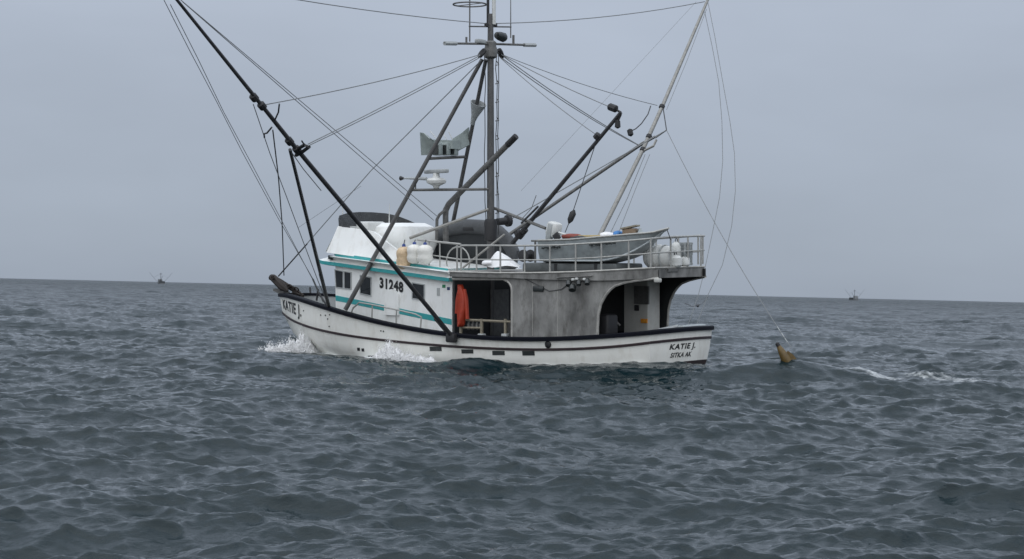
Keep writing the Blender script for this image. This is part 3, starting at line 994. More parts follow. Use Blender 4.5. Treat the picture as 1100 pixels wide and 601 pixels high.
# --- mast and its legs
XM = PY(527, 150, 0)[0]
mz0, mz1 = .3, PX(527, -34, XM)[2]
mtop = PX(527, 44, XM)[2]
mast = part(MB().tube([V(XM, 0, mz0), V(XM, 0, 5), V(XM, 0, mtop), V(XM, 0, mtop + .75)], [.11, .104, .088, .075], 12), 'mast', 'mast')
part(MB().tube([V(XM + .06, .04, mtop + .5), V(XM + .06, .04, mz1)], .04, 8), 'antenna', 'rubber', mast)
part(MB().tube([V(XM - .09, -.04, mtop + .45), V(XM - .09, -.04, mz1 + .3)], .055, 8), 'antenna', 'plastic', mast)
def MX(px, py):
    return PX(px, py, XM)
part(MB().tube([MX(477.5, 46.8), MX(526, 47.4), MX(575, 48.8)], .035, 6), 'crosstree', 'steel', mast)
for a, b_ in ((477.5, 490), (563, 575)):
    part(MB().tube([MX(a, 46.8 + (a - 477) * .02), MX(b_, 46.8 + (b_ - 477) * .02)], .06, 6), 'light_strip', 'greyplastic', mast)
part(MB().tube([MX(504, 28.6), MX(549, 29.2)], .022, 6), 'crosstree', 'steel', mast)
part(MB().tube([MX(504.6, 45), MX(504.6, 28), MX(504.6, 0), MX(504.6, -6)], .02, 6), 'antenna', 'steel', mast)
lc = MX(504.6, 5)
part(MB().tube([lc + V(.46 * math.cos(a), .46 * math.sin(a), 0) for a in np.linspace(0, 2 * math.pi, 25)], .022, 6), 'loop_antenna', 'steel', mast)
part(MB().tube([lc + V(-.46, 0, 0), lc + V(.46, 0, 0)], .012, 5), 'loop_antenna', 'steel', mast)
part(MB().tube([MX(548.6, 41), MX(548.6, -10)], [.018, .01], 6), 'whip_antenna', 'steel', mast)
part(MB().tube([MX(551.5, 48), MX(551.5, 38)], .035, 6), 'light_strip', 'steel', mast)
part(MB().tube([MX(501, 46), MX(501, 40)], .03, 6), 'light_strip', 'steel', mast)
c = MX(538, 39.5)
part(MB().lathe([(.02, -.22), (.09, -.2), (.13, -.05), (.14, .12), (.09, .2), (.03, .22)], c, (0, -1, -.12), 10), 'flood_lamp', 'lampdark', mast)
c = MX(516, 44.8)
part(MB().rbox(c, (.16, .34, .12), .03, 3), 'flood_lamp', 'greyplastic', mast)
part(MB().lathe([(.10, -.35), (.19, -.3), (.2, -.1), (.16, 0), (.17, .1), (.12, .15)], V(XM, 0, MX(527, 50)[2]), (0, 0, 1), 12), 'mast_band', 'steel', mast)
for px, py, q in ((537.5, 57, (.1, -.7, -.7)), (518, 57, (.1, .7, -.7))):
    part(MB().lathe([(.02, -.14), (.07, -.12), (.085, 0), (.07, .14), (.02, .2)], MX(px, py), q, 8), 'block', 'rubber', mast)
for px, py in ((522.5, 27), (532, 27)):
    part(MB().lathe([(.02, -.06), (.06, -.04), (.06, .04), (.02, .06)], MX(px, py), (0, 0, 1), 8), 'block', 'rubber', mast)
# cables and steps on the mast
g = np.random.default_rng(4)
for k in range(9):
    z = 4.2 + k * .52
    part(MB().tube([V(XM - .1, -.09, z), V(XM - .16, -.17, z + .02), V(XM - .12, -.12, z + .12)], .016, 5), 'mast_step', 'steel', mast)
for dy, dx in ((-.17, -.08), (-.22, -.1), (.15, .08)):
    pts = [V(XM + dx + g.normal() * .015, dy + g.normal() * .02, z) for z in np.linspace(mtop - .3, 3.6, 12)]
    part(MB().tube(pts, .012, 5), 'cable', 'rope_dark', mast)
legtop = PY(520, 64, .0)
lb = PH(371, 333, lambda x: br(x) + .02)
part(MB().tube([lb, legtop + V(.0, .08, 0)], [.066, .055], 10), 'mast_leg', 'mast')
part(MB().tube([V(lb[0], -lb[1], lb[2]), legtop + V(.0, -.08, 0)], [.066, .055], 10), 'mast_leg', 'mast')
def leg(z, side):
    t_ = (z - lb[2]) / (legtop[2] - lb[2])
    p = lb * (1 - t_) + legtop * t_
    return V(p[0], side * p[1], p[2])
def leg_at(py, side):
    zz = np.linspace(lb[2], legtop[2], 200)
    best = min(zz, key=lambda z: abs(project(leg(z, side))[1] - py))
    return leg(best, side)
def project(p):
    w = BMn @ np.append(p, 1)
    u, v = F_PX * w[0] / w[1], -F_PX * (w[2] - CAM_H) / w[1]
    return HZ_X + u * cr_ - v * sr_, HZ_Y + u * sr_ + v * cr_
# radar platform and lamp platform on the legs
pa, pm = leg_at(204, 1), PX(525, 203.5, XM)
part(MB().tube([pa, pm], .04, 7), 'platform_bar', 'steel')
pb, pc = leg_at(170, 1), leg_at(168.5, -1)
part(MB().tube([pb, pc], .045, 7), 'platform_bar', 'steel')
part(MB().tube([leg_at(204, -1), pm], .035, 7), 'platform_bar', 'steel')
part(MB().tube([pa, leg_at(204, -1)], .035, 7), 'platform_bar', 'steel')
def near_pt(a, b_, px):
    return min((a * (1 - t_) + b_ * t_ for t_ in np.linspace(0, 1, 60)), key=lambda p: abs(project(p)[0] - px))
rb = near_pt(pa, pm, 469)
rdr = part(MB().lathe([(.05, 0), (.08, .02), (.10, .08), (.27, .16), (.285, .23), (.24, .29), (.11, .32), (.09, .44), (.02, .44)], rb + V(0, 0, .03), (0, 0, 1), 16), 'radar', 'plastic')
part(MB().rbox(rb + V(0, 0, .52), (1.0, .16, .11), .03, 3, rz=R(-12)), 'radar_array', 'greyplastic', rdr)
h0 = near_pt(pa, pm, 447)
part(MB().tube([PY(432, 191.8, pa[1]), PY(458, 192.2, pa[1] - .1)], [.02, .05], 8), 'loud_hailer', 'greyplastic')
part(MB().lathe([(.02, -.1), (.07, -.06), (.03, .06)], PY(432, 191.8, pa[1]), unit(PY(440, 191.9, pa[1]) - PY(432, 191.8, pa[1])), 8), 'loud_hailer', 'rubber')
part(MB().tube([h0, h0 + V(0, 0, .3)], .02, 6), 'bracket', 'steel')
# bank of deck flood lights with its grey-green plates
def bank(px, py, k=0.):
    base = pb * (1 - k) + pc * k
    return PY(px, py, base[1])
lampk = part(MB().prism([bank(451, 142.5, 0), bank(455, 143, 0), bank(461, 149, 0), bank(466, 152, .2), bank(466, 166.5, .2), bank(452.3, 167, 0)], (0, -.05, 0)), 'lamp_plate', 'lampbox')
part(MB().prism([bank(464, 150, .3), bank(486, 151, .5), bank(486, 160, .5), bank(464, 160, .3)], (.0, -.35, .0)), 'lamp_housing', 'lampbox', lampk)
part(MB().prism([bank(485, 150, .6), bank(496, 143, .8), bank(503, 137, .9), bank(503, 156, .9), bank(490, 163, .7)], (0, -.05, 0)), 'lamp_plate', 'lampbox', lampk)
for px, k in ((470, .25), (478.5, .45), (487, .65)):
    c = bank(px, 160.5, k)
    part(MB().rbox(c, (.24, .22, .36), .03, 3, rz=.25), 'flood_lamp', 'lampbox', lampk)
    part(MB().box(c + V(-.02, .118, -.02), (.19, .02, .26), rz=.25), 'lamp_lens', 'lampdark', lampk)
for a in (((462, 141), (469, 149)), ((470, 149), (475, 142), (480, 150)), ((482, 142), (486, 150))):
    part(MB().tube([bank(*q, .3) for q in a], .012, 5), 'lamp_bracket', 'plastic', lampk)
# grey cone on the starboard leg
c0, c1 = PY(507, 134, -.45), PY(514, 111, -.35)
ax = c1 - c0
ln = np.linalg.norm(ax)
part(MB().lathe([(.03, 0), (.05, .0), (.10, ln * .4), (.24, ln), (.22, ln), (.03, ln * .3)], c0, ax, 12), 'horn', 'greyplastic')
# exhaust stack with its elbow
ex = [PY(479, 262, .15), PY(478.6, 232, .15), PY(478.8, 226, .15), PY(482, 219.5, .13), PY(515, 186, .1), PY(548, 153, .1)]
ex_o = part(MB().tube(ex, [.085, .085, .09, .085, .08, .08], 12), 'exhaust_pipe', 'steel')
part(MB().tube([PY(545, 156, .1), PY(554.5, 146.5, .1)], [.09, .088], 12), 'exhaust_tip', 'rubber', ex_o)
part(MB().tube([PY(469, 258, .4), PY(469.4, 236, .4), PY(472, 231, .4), PY(478, 226, .3)], .045, 8), 'pipe_brace', 'steel')
# struts at the foot of the mast
part(MB().tube([PY(440, 256, 1.2), PX(525, 225, XM)], .045, 7), 'strut', 'palepole')
part(MB().tube([PX(531, 224, XM), PY(586, 245.5, .3)], .045, 7), 'strut', 'steel')
bc = PX(540, 238, XM)
part(MB().lathe([(.05, -.22), (.10, -.2), (.11, .1), (.17, .14), (.17, .24), (.05, .25)], bc, (-.3, -1, .1), 12), 'winch', 'rubber')
part(MB().lathe([(.05, -.35), (.17, -.3), (.19, .2), (.15, .3), (.05, .3)], V(XM, 0, PX(527, 247, XM)[2]), (0, 0, 1), 12), 'gooseneck', 'rubber')
# boom over the shelter
bm0, bm1 = PY(550, 262, 0), PY(667, 121, 0)
boom = part(MB().tube([bm0, bm1], [.065, .05], 10), 'boom', 'darkpole')
part(MB().lathe([(.03, -.16), (.10, -.12), (.10, .1), (.03, .16)], PY(658, 116, 0), (1, 0, .35), 8), 'block', 'rubber', boom)
part(MB().tube([PY(667, 121, 0), PY(659, 116.5, 0)], .03, 6), 'shackle', 'rubber', boom)
part(MB().tube([PY(667, 123, 0), PY(664.5, 128.5, 0), PY(664, 132, 0)], .03, 6), 'shackle', 'rubber', boom)
part(MB().lathe([(.02, -.12), (.08, -.08), (.07, .08), (.02, .12)], PY(663.5, 133.5, 0), (0, 0, 1), 8), 'block', 'rubber', boom)
for px, py, r_ in ((558, 252, .14), (563, 248, .10), (642, 147, .11)):
    part(MB().lathe([(r_ * .5, -.09), (r_, -.07), (r_, .07), (r_ * .5, .09)], PY(px, py, 0), bm1 - bm0, 8), 'boom_fitting', 'rubber', boom)

# --- trolling poles, swung out either side
AP, AS = 1.28, .75
pp_px = [(485, 361), (402, 260), (316, 157), (280, 112), (190, 0), (160, -38)]
ps_px = [(597, 350), (644.4, 253), (690, 162), (711.4, 114.6), (760.3, 0), (764, -9)]
polep = [PS(a, b_, 1, AP) for a, b_ in pp_px]
poles = [PS(a, b_, -1, AS) for a, b_ in ps_px]
tp_ = part(MB().tube(polep, [.062, .062, .058, .05, .036, .03], 10), 'trolling_pole', 'darkpole')
ts_ = part(MB().tube(poles, [.07, .07, .066, .06, .045, .04], 10), 'trolling_pole', 'palepole')
part(MB().rbox(polep[0] - V(0, 0, .06), (.3, .2, .24), .05, 3), 'pole_step', 'rubber', tp_)
part(MB().rbox(poles[0] - V(0, 0, .06), (.3, .2, .24), .05, 3), 'pole_step', 'rubber', ts_)
part(MB().tube([PS(482, 357, 1, AP) + V(.05, .05, .02), PS(470, 343, 1, AP) + V(.05, .05, .02)], .045, 6), 'pole_clamp', 'rubber', tp_)
def pole_fit(px, py, side, r_=.095, l_=.2):
    a = AP if side > 0 else AS
    P = polep if side > 0 else poles
    c = PS(px, py, side, a)
    return part(MB().lathe([(r_ * .6, -l_ / 2), (r_, -l_ / 2 + .03), (r_, l_ / 2 - .03), (r_ * .6, l_ / 2)], c, P[3] - P[1], 9), 'pole_band', 'rubber', tp_ if side > 0 else ts_)
for q in ((281.5, 114), (311, 152), (319, 161), (273, 105)):
    pole_fit(*q, 1)
for q in ((711, 115), (697, 147), (690.5, 161)):
    pole_fit(*q, -1, .09, .16)
part(MB().tube([PS(317, 162, 1, AP), PS(327, 156, 1, AP), PS(332, 158, 1, AP), PS(324, 164, 1, AP), PS(318, 167, 1, AP)], .045, 7), 'pole_bracket', 'rubber', tp_)
part(MB().tube([PS(327, 156, 1, AP), PS(324, 151.5, 1, AP)], .02, 5), 'pole_bracket', 'rubber', tp_)
# stiff arms from the bow rail to the poles
sa = PH(353.5, 331, lambda x: br(x) - .08)
part(MB().tube([sa, PS(311.5, 161, 1, AP)], [.055, .042], 9), 'stiff_arm', 'darkpole')
part(MB().tube([V(sa[0], -sa[1], sa[2]), PS(690, 154.5, -1, AS), PS(704, 147, -1, AS)], [.06, .05, .04], 9), 'stiff_arm', 'steel')
part(MB().tube([PS(690, 163, -1, AS), PS(702, 157, -1, AS), PS(705, 150.5, -1, AS)], .04, 6), 'pole_bracket', 'palepole', ts_)
# hanging hooked ropes on the poles
def line(pts, r=.011, m='rope', name='rigging_line', n=5):
    return part(MB().tube(pts, r, n), name, m)
line([PS(699, 114, -1, AS), PS(696, 123, -1, AS), PS(689, 133, -1, AS), PS(683, 138.5, -1, AS), PS(677, 141.5, -1, AS)], .018, 'rope_dark')
part(MB().lathe([(.02, -.13), (.09, -.08), (.09, .08), (.02, .12)], PS(677, 142.5, -1, AS), (.3, 0, 1), 8), 'block', 'rubber')
line([PS(300, 112, 1, AP), PS(299, 121, 1, AP), PS(294.5, 131, 1, AP)], .02, 'rope_dark')
line([PS(292, 137, 1, AP), PS(287, 143, 1, AP), PS(283.5, 144, 1, AP), PS(284, 148, 1, AP)], .022, 'rope_dark')

# --- rigging
def sag(a, b_, s, n=10):
    return [a * (1 - t_) + b_ * t_ - V(0, 0, 4 * s * t_ * (1 - t_)) for t_ in np.linspace(0, 1, n)]
hubL, hubR = MX(519, 58), MX(537, 58)
bowh = PY(299, 297, .05)
mt = MX(522, 25.5)
line(sag(mt, PS(168, -28, 1, AP), .12), .012)
line(sag(MX(533, 25.5), PS(757, 2, -1, AS), .14), .013, 'rope')
line(sag(hubL, PS(286, 112.5, 1, AP), .08), .013)
line(sag(hubL, PS(331, 155, 1, AP), .03), .014)
line(sag(hubL + V(0, .06, -.08), PS(331, 157, 1, AP), .05), .013)
line([PS(194, 0, 1, AP), PY(470, 233, .9)], .010, 'rope_pale')
line([PS(196, 2, 1, AP), PY(466, 237, .8)], .010, 'rope_pale')
line([hubL + V(0, .1, -.2), PY(399, 183, .35), bowh], .014)
line([PY(330, 262, .15), bowh], .022, 'rope_dark')
for a in ([(176, 0), (204, 55), (232, 108), (260, 163), (299, 235), (338, 303), (347, 325)], [(183, 5), (212, 62), (240, 120), (268, 172), (302, 236), (345, 318)]):
    pts = [PS(q[0], q[1], 1, AP) for q in a[:2]]
    e_ = PY(a[-1][0], a[-1][1], 1.3)
    s0 = PS(a[0][0], a[0][1], 1, AP)
    pts = [PY(q[0], q[1], s0[1] * (1 - t_) + e_[1] * t_) for q, t_ in zip(a, np.linspace(0, 1, len(a)))]
    line(pts, .009, 'rope_pale')
def free(pxs, ya, yb, r=.010, m='rope'):
    return line([PY(q[0], q[1], ya * (1 - t_) + yb * t_) for q, t_ in zip(pxs, np.linspace(0, 1, len(pxs)))], r, m)
yq = PS(273, 112, 1, AP)[1]
free([(272, 112), (290, 165), (308, 212), (325, 258), (342, 303), (350, 322)], yq, 1.5, .011, 'rope_pale')
free([(293, 140), (299, 190), (303, 240), (305, 296)], PS(293, 140, 1, AP)[1], .2, .017, 'rope_dark')
free([(336, 300), (343, 316), (350, 327)], 1.5, 1.5, .028, 'rope_dark')
free([(343, 295), (348, 312), (352, 328)], 1.4, 1.5, .026, 'rope_dark')
line(sag(hubR, PY(656, 115.5, 0), .05), .012)
line(sag(hubR, PS(686, 156, -1, AS), .10), .014)
line(sag(hubR + V(0, -.05, -.1), PS(688, 157.5, -1, AS), .12), .014)
line(sag(hubR, PS(706, 113.5, -1, AS), .10), .011)
line(sag(hubR + V(0, 0, -.1), PY(642, 146, 0), .08), .011)
line([PS(748, 2, -1, AS), PY(560, 205, -.5)], .005, 'rope_pale')
ytip = PS(758, 10, -1, AS)[1]
free([(760, 0), (768, 40), (776, 86), (784, 130), (789, 165), (790, 205), (786, 243), (776, 285), (760, 318), (748, 350)], ytip, -4.5, .010, 'rope_pale')
free([(757, 13), (765, 50), (772, 88), (775.5, 130), (776.4, 173), (773, 212), (766, 247), (757, 290), (750, 318), (738, 353)], ytip, -4.5, .010, 'rope_pale')
# lines hugging the starboard pole
free([(759, 10), (738, 65), (716, 118)], ytip, PS(716, 118, -1, AS)[1], .009, 'rope_pale')
free([(693, 166), (674, 213), (655, 252)], PS(693, 166, -1, AS)[1], -4.8, .010, 'rope_pale')
free([(698, 166), (682, 205), (665, 249)], PS(693, 166, -1, AS)[1], -4.8, .009, 'rope_pale')
line([MX(541, 240), PS(715, 140.5, -1, AS)], .016)
# towing bridle and line to the float
bridle = PS(716, 140, -1, AS)
line([PS(712.5, 117, -1, AS), bridle], .017, 'rope_dark')
line([PS(704, 148.5, -1, AS), bridle], .02, 'steel')
fz = PW(850, 374, 45.5)
fl_b = (BI @ np.append(fz, 1))[:3]
tl = sag(bridle, fl_b, .25, 14)
line(tl, .011, 'rope')
tail = tl[-1] - tl[-2]
for t_ in (.90, .93, .955):
    k = t_ * 13
    i = int(k)
    p = tl[i] * (1 - k + i) + tl[min(i + 1, 13)] * (k - i)
    part(MB().tube([p, p + unit(tail) * .16], .014, 6), 'snubber', 'greyplastic')
# purchase from the boom with its block
line([PY(642, 148, 0), PY(614, 232, .2)], .012, 'rope_dark')
line([PY(614, 233, .2), PY(607, 250, .3)], .012, 'rope_dark')
part(MB().lathe([(.02, -.2), (.08, -.1), (.09, .1), (.02, .2)], PY(614, 233, .2), unit(PY(614, 233, .2) - PY(607, 250, .3)), 8), 'block', 'rubber')
free([(576, 210), (571, 224), (560, 236)], .4, .4, .012, 'rope')
line([PY(578, 222, .3), PY(560, 240, .2)], .03, 'rope_dark')
line([PY(660, 128, 0), PY(575, 235, -.3)], .010, 'rope_pale')
line([PS(312, 162, 1, AP) , PS(326, 182, 1, AP), PS(345, 205, 1, AP)], .012, 'rope')
free([(320, 245), (350, 225), (388, 200)], .2, .2, .006, 'rope_pale')

# --- gear seen in the working deck opening
yo = lambda x: br(x) - .22
part(MB().tube([PH(495.5, 343.5, yo), PH(549, 346, yo)], .036, 6), 'bench_rail', 'wood')
part(MB().tube([PH(496, 352, yo), PH(517, 352.5, yo)], .03, 6), 'bench_rail', 'wood')
for px in (495, 517.5, 543):
    part(MB().box((PH(px, 352, yo) + PH(px, 352, yo)) / 2, (.06, .06, .46)), 'bench_post', 'wood')
    part(MB().rbox(PH(px, 361, yo), (.18, .16, .12), .02, 2), 'bench_foot', 'bulwark')
for px in (501, 505.5, 510, 514):
    part(MB().lathe([(.02, 0), (.05, .02), (.05, .16), (.03, .2), (.03, .28)], PH(px, 355, yo) - V(0, .1, 0), (0, 0, 1), 8), 'gurdy_spool', 'steel')
part(MB().rbox((-2.4, -.2, .75), (.9, 1.2, .9), .06, 3), 'hatch_coaming', 'steel')
# trolling pit rail at the stern
part(MB().tube([PX(707, 355.2, -7.2), PX(728, 350.8, -7.2)], .05, 6), 'stern_board', 'bulwark')
part(MB().rbox(PX(742, 350.5, -7.3), (.25, 1.15, .07), .02, 2), 'stern_board', 'skiff_light')
part(MB().tube([PY(666, 350, .4), PY(655, 338, .5)], .03, 6), 'davit', 'steel')
part(MB().rbox(PY(652, 352, 1.0), (.4, .5, .7), .08, 3), 'gurdy', 'rubber')
# cabinet in the shelter
ca, cb_ = PY(670, 349, -.9), PY(696, 302, -.9)
cbx = thing('cabinet', 'pale enamel equipment cabinet standing in the dark stern shelter', 'cabinet', on_boat((ca[0], -.9, .32)))
oc = V(ca[0], -.9, .32)
cw = abs(cb_[0] - ca[0])
xm = (ca[0] + cb_[0]) / 2
zt_ = cb_[2]
MB().rbox((xm, -1.2, (zt_ + .32) / 2), (cw, .6, zt_ - .32), .03, 3).build('body', M['cab'], cbx, oc)
fx0, fx1 = PY(681.5, 320, -.88), PY(697, 309, -.88)
MB().box(((fx0[0] + fx1[0]) / 2, -.885, (PY(690, 327, -.88)[2] + PY(690, 307.5, -.88)[2]) / 2), (abs(fx1[0] - fx0[0]), .05, abs(PY(690, 327, -.88)[2] - PY(690, 307.5, -.88)[2]))).build('door_panel', M['steel'], cbx, oc)
MB().rbox(PY(692, 345, -.87), (.22, .03, .12), .01, 2).build('sticker', M['sticker'], cbx, oc)
MB().rbox(PY(684, 331, -.87), (.15, .05, .16), .02, 2).build('handle', M['rubber'], cbx, oc)

# ------------------------------------------------------------------ loose things on the boat
# anchor on the bow roller
ao = PY(302, 312, 0)
bowr = part(MB().prism([V(7.1, .14, 1.72), V(7.55, .14, 1.86), V(7.55, .14, 1.93), V(7.1, .14, 1.84)], (0, -.28, 0)), 'bow_roller', 'steel')
anc = thing('anchor', 'rusty anchor hung on the bow roller of the near troller', 'anchor', on_boat(ao))
A = lambda px, py, y=0.: PY(px, py, y)
MB().tube([A(291, 298), A(301, 303), A(313, 310), A(326, 318)], [.10, .10, .08, .05], 8).build('shank', M['rust'], anc, ao)
for s_ in (.32, -.32):
    MB().tube([A(292, 297.5), A(294, 299, s_ * .6), A(304, 309, s_), A(309, 313, s_)], [.08, .12, .13, .04], 7).build('fluke', M['rust'], anc, ao)
MB().tube([A(293, 298, .42), A(293, 298, -.42)], .055, 7).build('stock', M['rust'], anc, ao)
chain = MB()
for i, (px, py) in enumerate(((311, 308), (314, 309.5), (316.5, 313), (318.5, 311), (320, 315), (321.5, 318), (323, 320.5), (319.5, 317), (316, 316))):
    c = A(px, py, .06)
    chain.tube([c + V(.09 * math.cos(a), .05 * math.sin(a) * (i % 2), .06 * math.sin(a)) for a in np.linspace(0, 2 * math.pi, 9)], .025, 5)
chain.build('chain', M['rust'], anc, ao)
part(MB().tube([PY(333, 309, -.6), PY(334, 322, -.5)], .03, 6), 'bow_cleat', 'rubber')
part(MB().lathe([(.16, 0), (.16, .05), (.09, .08), (.09, .3), (.15, .34), (.15, .4), (.05, .42)], V(6.0, .0, zdeck(6.0)), (0, 0, 1), 12), 'windlass', 'rust')
for y in (.9, -.9):
    part(MB().tube([V(4.9, y, zr(4.9)), V(4.85, y * .98, zr(4.9) + .35)], .03, 6), 'bow_cleat', 'rubber')

# skiff
SK = V(-5.6, .78, zroof(-5.6) + .04)
skiff = thing('skiff', 'open aluminium skiff with pointed bow lying on the shelter roof', 'skiff', on_boat(SK))
GX = np.array([PY(a, b_, 1.45) for a, b_ in ((577, 258.5), (615, 257.5), (650, 254.2), (690, 250))])
BXp = np.array([PY(a, b_, 1.25) for a, b_ in ((579, 276), (592, 280), (644, 278), (682, 269.5))])
tipz = PY(717.5, 245.5, .8)
xs0, xs1 = GX[0, 0], tipz[0]
ug = (GX[:, 0] - xs0) / (xs1 - xs0)
def sk_sheer(u):
    return float(np.interp(u, list(ug) + [1], list(GX[:, 2]) + [tipz[2]]))
def sk_b(u):
    return .72 * (1 - max(0, (u - .35) / .65) ** 2.4) * (.9 + .1 * min(1, u / .3)) + .01
def sk_chine(u):
    zb0 = BXp[1, 2]
    return zb0 + (sk_sheer(1) - .12 - zb0) * max(0, (u - .5) / .5) ** 2.3
US = np.linspace(0, 1, 24)
rows_o = []
for u in US:
    x = xs0 + (xs1 - xs0) * u - .0
    xc = xs0 + (xs1 - xs0) * min(u * .94, 1)
    b_ = sk_b(u)
    k = sk_chine(u)
    zs_ = sk_sheer(u)
    rows_o.append([V(x, SK[1] + b_, zs_), V(x * .5 + xc * .5, SK[1] + b_ * .96, zs_ * .5 + k * .5), V(xc, SK[1] + b_ * .84, k), V(xc, SK[1], k - .13 * (1 - u ** 2)), V(xc, SK[1] - b_ * .84, k), V(x * .5 + xc * .5, SK[1] - b_ * .96, zs_ * .5 + k * .5), V(x, SK[1] - b_, zs_)])
top = MB().loft([[r_[0], r_[1], r_[2]] for r_ in rows_o], closed=False)
top.loft([[r_[4], r_[5], r_[6]] for r_ in rows_o], closed=False)
top.add(rows_o[0], [tuple(range(7))])
top.loft([[r_[0] - V(0, .04, 0), r_[2] + V(0, -.04, .05), r_[4] + V(0, .04, .05), r_[6] + V(0, .04, 0)] for r_ in rows_o[:-1]], closed=False)
top.build('hull', M['skiff'], skiff, SK)
MB().loft([[r_[2], r_[3], r_[4]] for r_ in rows_o], closed=False).build('bottom', M['skiff_light'], skiff, SK)
MB().tube([r_[0] for r_ in rows_o] + [r_[6] for r_ in rows_o[::-1]], .028, 6).build('gunwale', M['tube'], skiff, SK)
MB().tube([r_[2] + V(0, .015, 0) for r_ in rows_o], .025, 6).build('chine_strake', M['skiff_light'], skiff, SK)
for u in (.3, .6):
    x = xs0 + (xs1 - xs0) * u
    MB().box((x, SK[1], sk_sheer(u) - .15), (.26, sk_b(u) * 1.9, .03)).build('thwart', M['skiff'], skiff, SK)
for u in (.15, .5):
    x = xs0 + (xs1 - xs0) * u
    MB().box((x, SK[1], (zroof(x) + sk_chine(u)) / 2 - .03), (.1, 1.2, sk_chine(u) - zroof(x) - .10)).build('cradle', M['shade_grey'], skiff, SK)  # blocks coloured dark to stand in for the shade below the skiff
MB().tube([tipz + V(.02, 0, -.05), tipz + V(-.06, -.05, -.3), PX(719, 255, xr + .05)], .012, 5).build('painter', M['rope_dark'], skiff, SK)
for x0, x1, nm in ((582, 602, 0), (633, 662, 1)):
    p0, p1 = PY(x0, 267 - nm * 3.5, SK[1] + .73), PY(x1, 265.5 - nm * 4.2, SK[1] + .73)
    nseg = 7
    for k in range(nseg):
        a = p0 + (p1 - p0) * (k + .12) / nseg
        b_ = p0 + (p1 - p0) * (k + .75) / nseg
        MB().box((a + b_) / 2 + V(0, -.0, .01 * math.sin(k * 2.1)), (abs(b_[0] - a[0]), .06, .045 + .02 * math.sin(k * 3.7))).build('lettering_mark', M['lampdark'], skiff, SK)
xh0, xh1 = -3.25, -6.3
part(MB().rbox(((xh0 + xh1) / 2, .75, zroof(-4.8) + .11), (xh0 - xh1, 1.25, .24), .05, 3), 'skiff_shade_fill', 'deck')  # dark box added to fill in the darkness beneath the skiff
# outboard
om = PY(594, 258, SK[1])
outb = MB
ob_ = thing('outboard_motor', 'pale grey outboard motor clamped to the skiff transom', 'outboard motor', on_boat(om))
MB().rbox(PY(595, 247, SK[1]), (.36, .34, .42), .09, 4, ry=R(-14)).build('cowling', M['plastic'], ob_, om)
MB().rbox(PY(590.5, 249, SK[1] + .14), (.16, .10, .44), .03, 3, ry=R(-14)).build('cowling_side', M['greyplastic'], ob_, om)
MB().rbox(PY(598, 254.5, SK[1] + .18), (.2, .06, .2), .02, 3, ry=R(35)).build('clamp', M['rubber'], ob_, om)
MB().tube([PY(593, 252, SK[1]), PY(588, 262, SK[1]), PY(584, 272, SK[1])], [.08, .07, .05], 8).build('leg', M['greyplastic'], ob_, om)
MB().tube([PY(600, 250, SK[1] + .1), PY(608, 252.5, SK[1] + .1)], .03, 6).build('tiller', M['plastic'], ob_, om)
# clutter in the skiff
def blob(name, m, label, cat, c, size, seed, pw=2.6, nn=(10, 14)):
    g_ = np.random.default_rng(seed)
    ph = g_.uniform(0, 6.28, 6)
    rings = []
    for i in range(nn[0] + 1):
        t_ = math.pi * i / nn[0]
        ring_ = []
        for j in range(nn[1]):
            a = 2 * math.pi * j / nn[1]
            d = V(math.sin(t_) * math.cos(a), math.sin(t_) * math.sin(a), math.cos(t_))
            d = np.sign(d) * np.abs(d) ** (2 / pw)
            k = 1 + .10 * math.sin(3 * a + ph[0] + 2 * t_) + .07 * math.sin(5 * a + ph[1]) * math.sin(3 * t_ + ph[2]) + .05 * math.sin(9 * a + ph[3] + 4 * t_)
            ring_.append(np.array(c) + d * np.array(size) / 2 * k)
        rings.append(ring_)
    ob = MB().loft(rings).build(name, M[m], None, c, sharp=60)
    ob.matrix_world = on_boat(c)
    return tag(ob, label, cat)
yk_ = SK[1] + .2
zg = lambda px: 0
blob('folded_cloth', 'red', 'faded red cloth bundle lying in the skiff beside the outboard', 'cloth', PY(615, 254.5, yk_), (.55, .45, .15), 1)
blob('rope_coil', 'rope_dark', 'dark heap of line in the skiff next to the red cloth', 'rope', PY(627, 256.5, yk_), (.75, .5, .16), 2)
o = MB().rbox(PY(639, 254.6, yk_), (.85, .35, .09), .02, 2).build('board_stack', M['yellow'], None, PY(639, 254.6, yk_))
o.matrix_world = on_boat(PY(639, 254.6, yk_))
tag(o, 'tan boards lying along the middle of the skiff', 'boards')
blob('white_bag', 'tarp', 'small white bag in the skiff beside the blue bundle', 'bag', PY(652, 254.4, yk_), (.42, .35, .22), 3)
blob('blue_bundle', 'bluetarp', 'bright blue bundle in the skiff near its bow', 'bundle', PY(664, 253.8, yk_), (.26, .3, .26), 4)
c = PY(677, 250.5, yk_)
o = thing('cardboard_box', 'brown box with raised lid standing near the skiff bow', 'box', on_boat(c))
MB().rbox(c, (.34, .34, .24), .03, 3, rz=.3).build('body', M['brown'], o, c)
MB().box(c + V(0, 0, .15), (.42, .40, .04), rz=.3, ry=.2).build('lid', M['wood'], o, c)
c = PY(687.5, 249.8, yk_ - .1)
o = MB().lathe([(.02, 0), (.15, .01), (.14, .05), (.08, .1), (.04, .19), (.01, .2)], c - V(0, 0, .08), (0, 0, 1), 4).build('small_float', M['skiff'], None, c)
o.matrix_world = on_boat(c)
tag(o, 'small grey pyramid shaped float at the skiff bow', 'float')

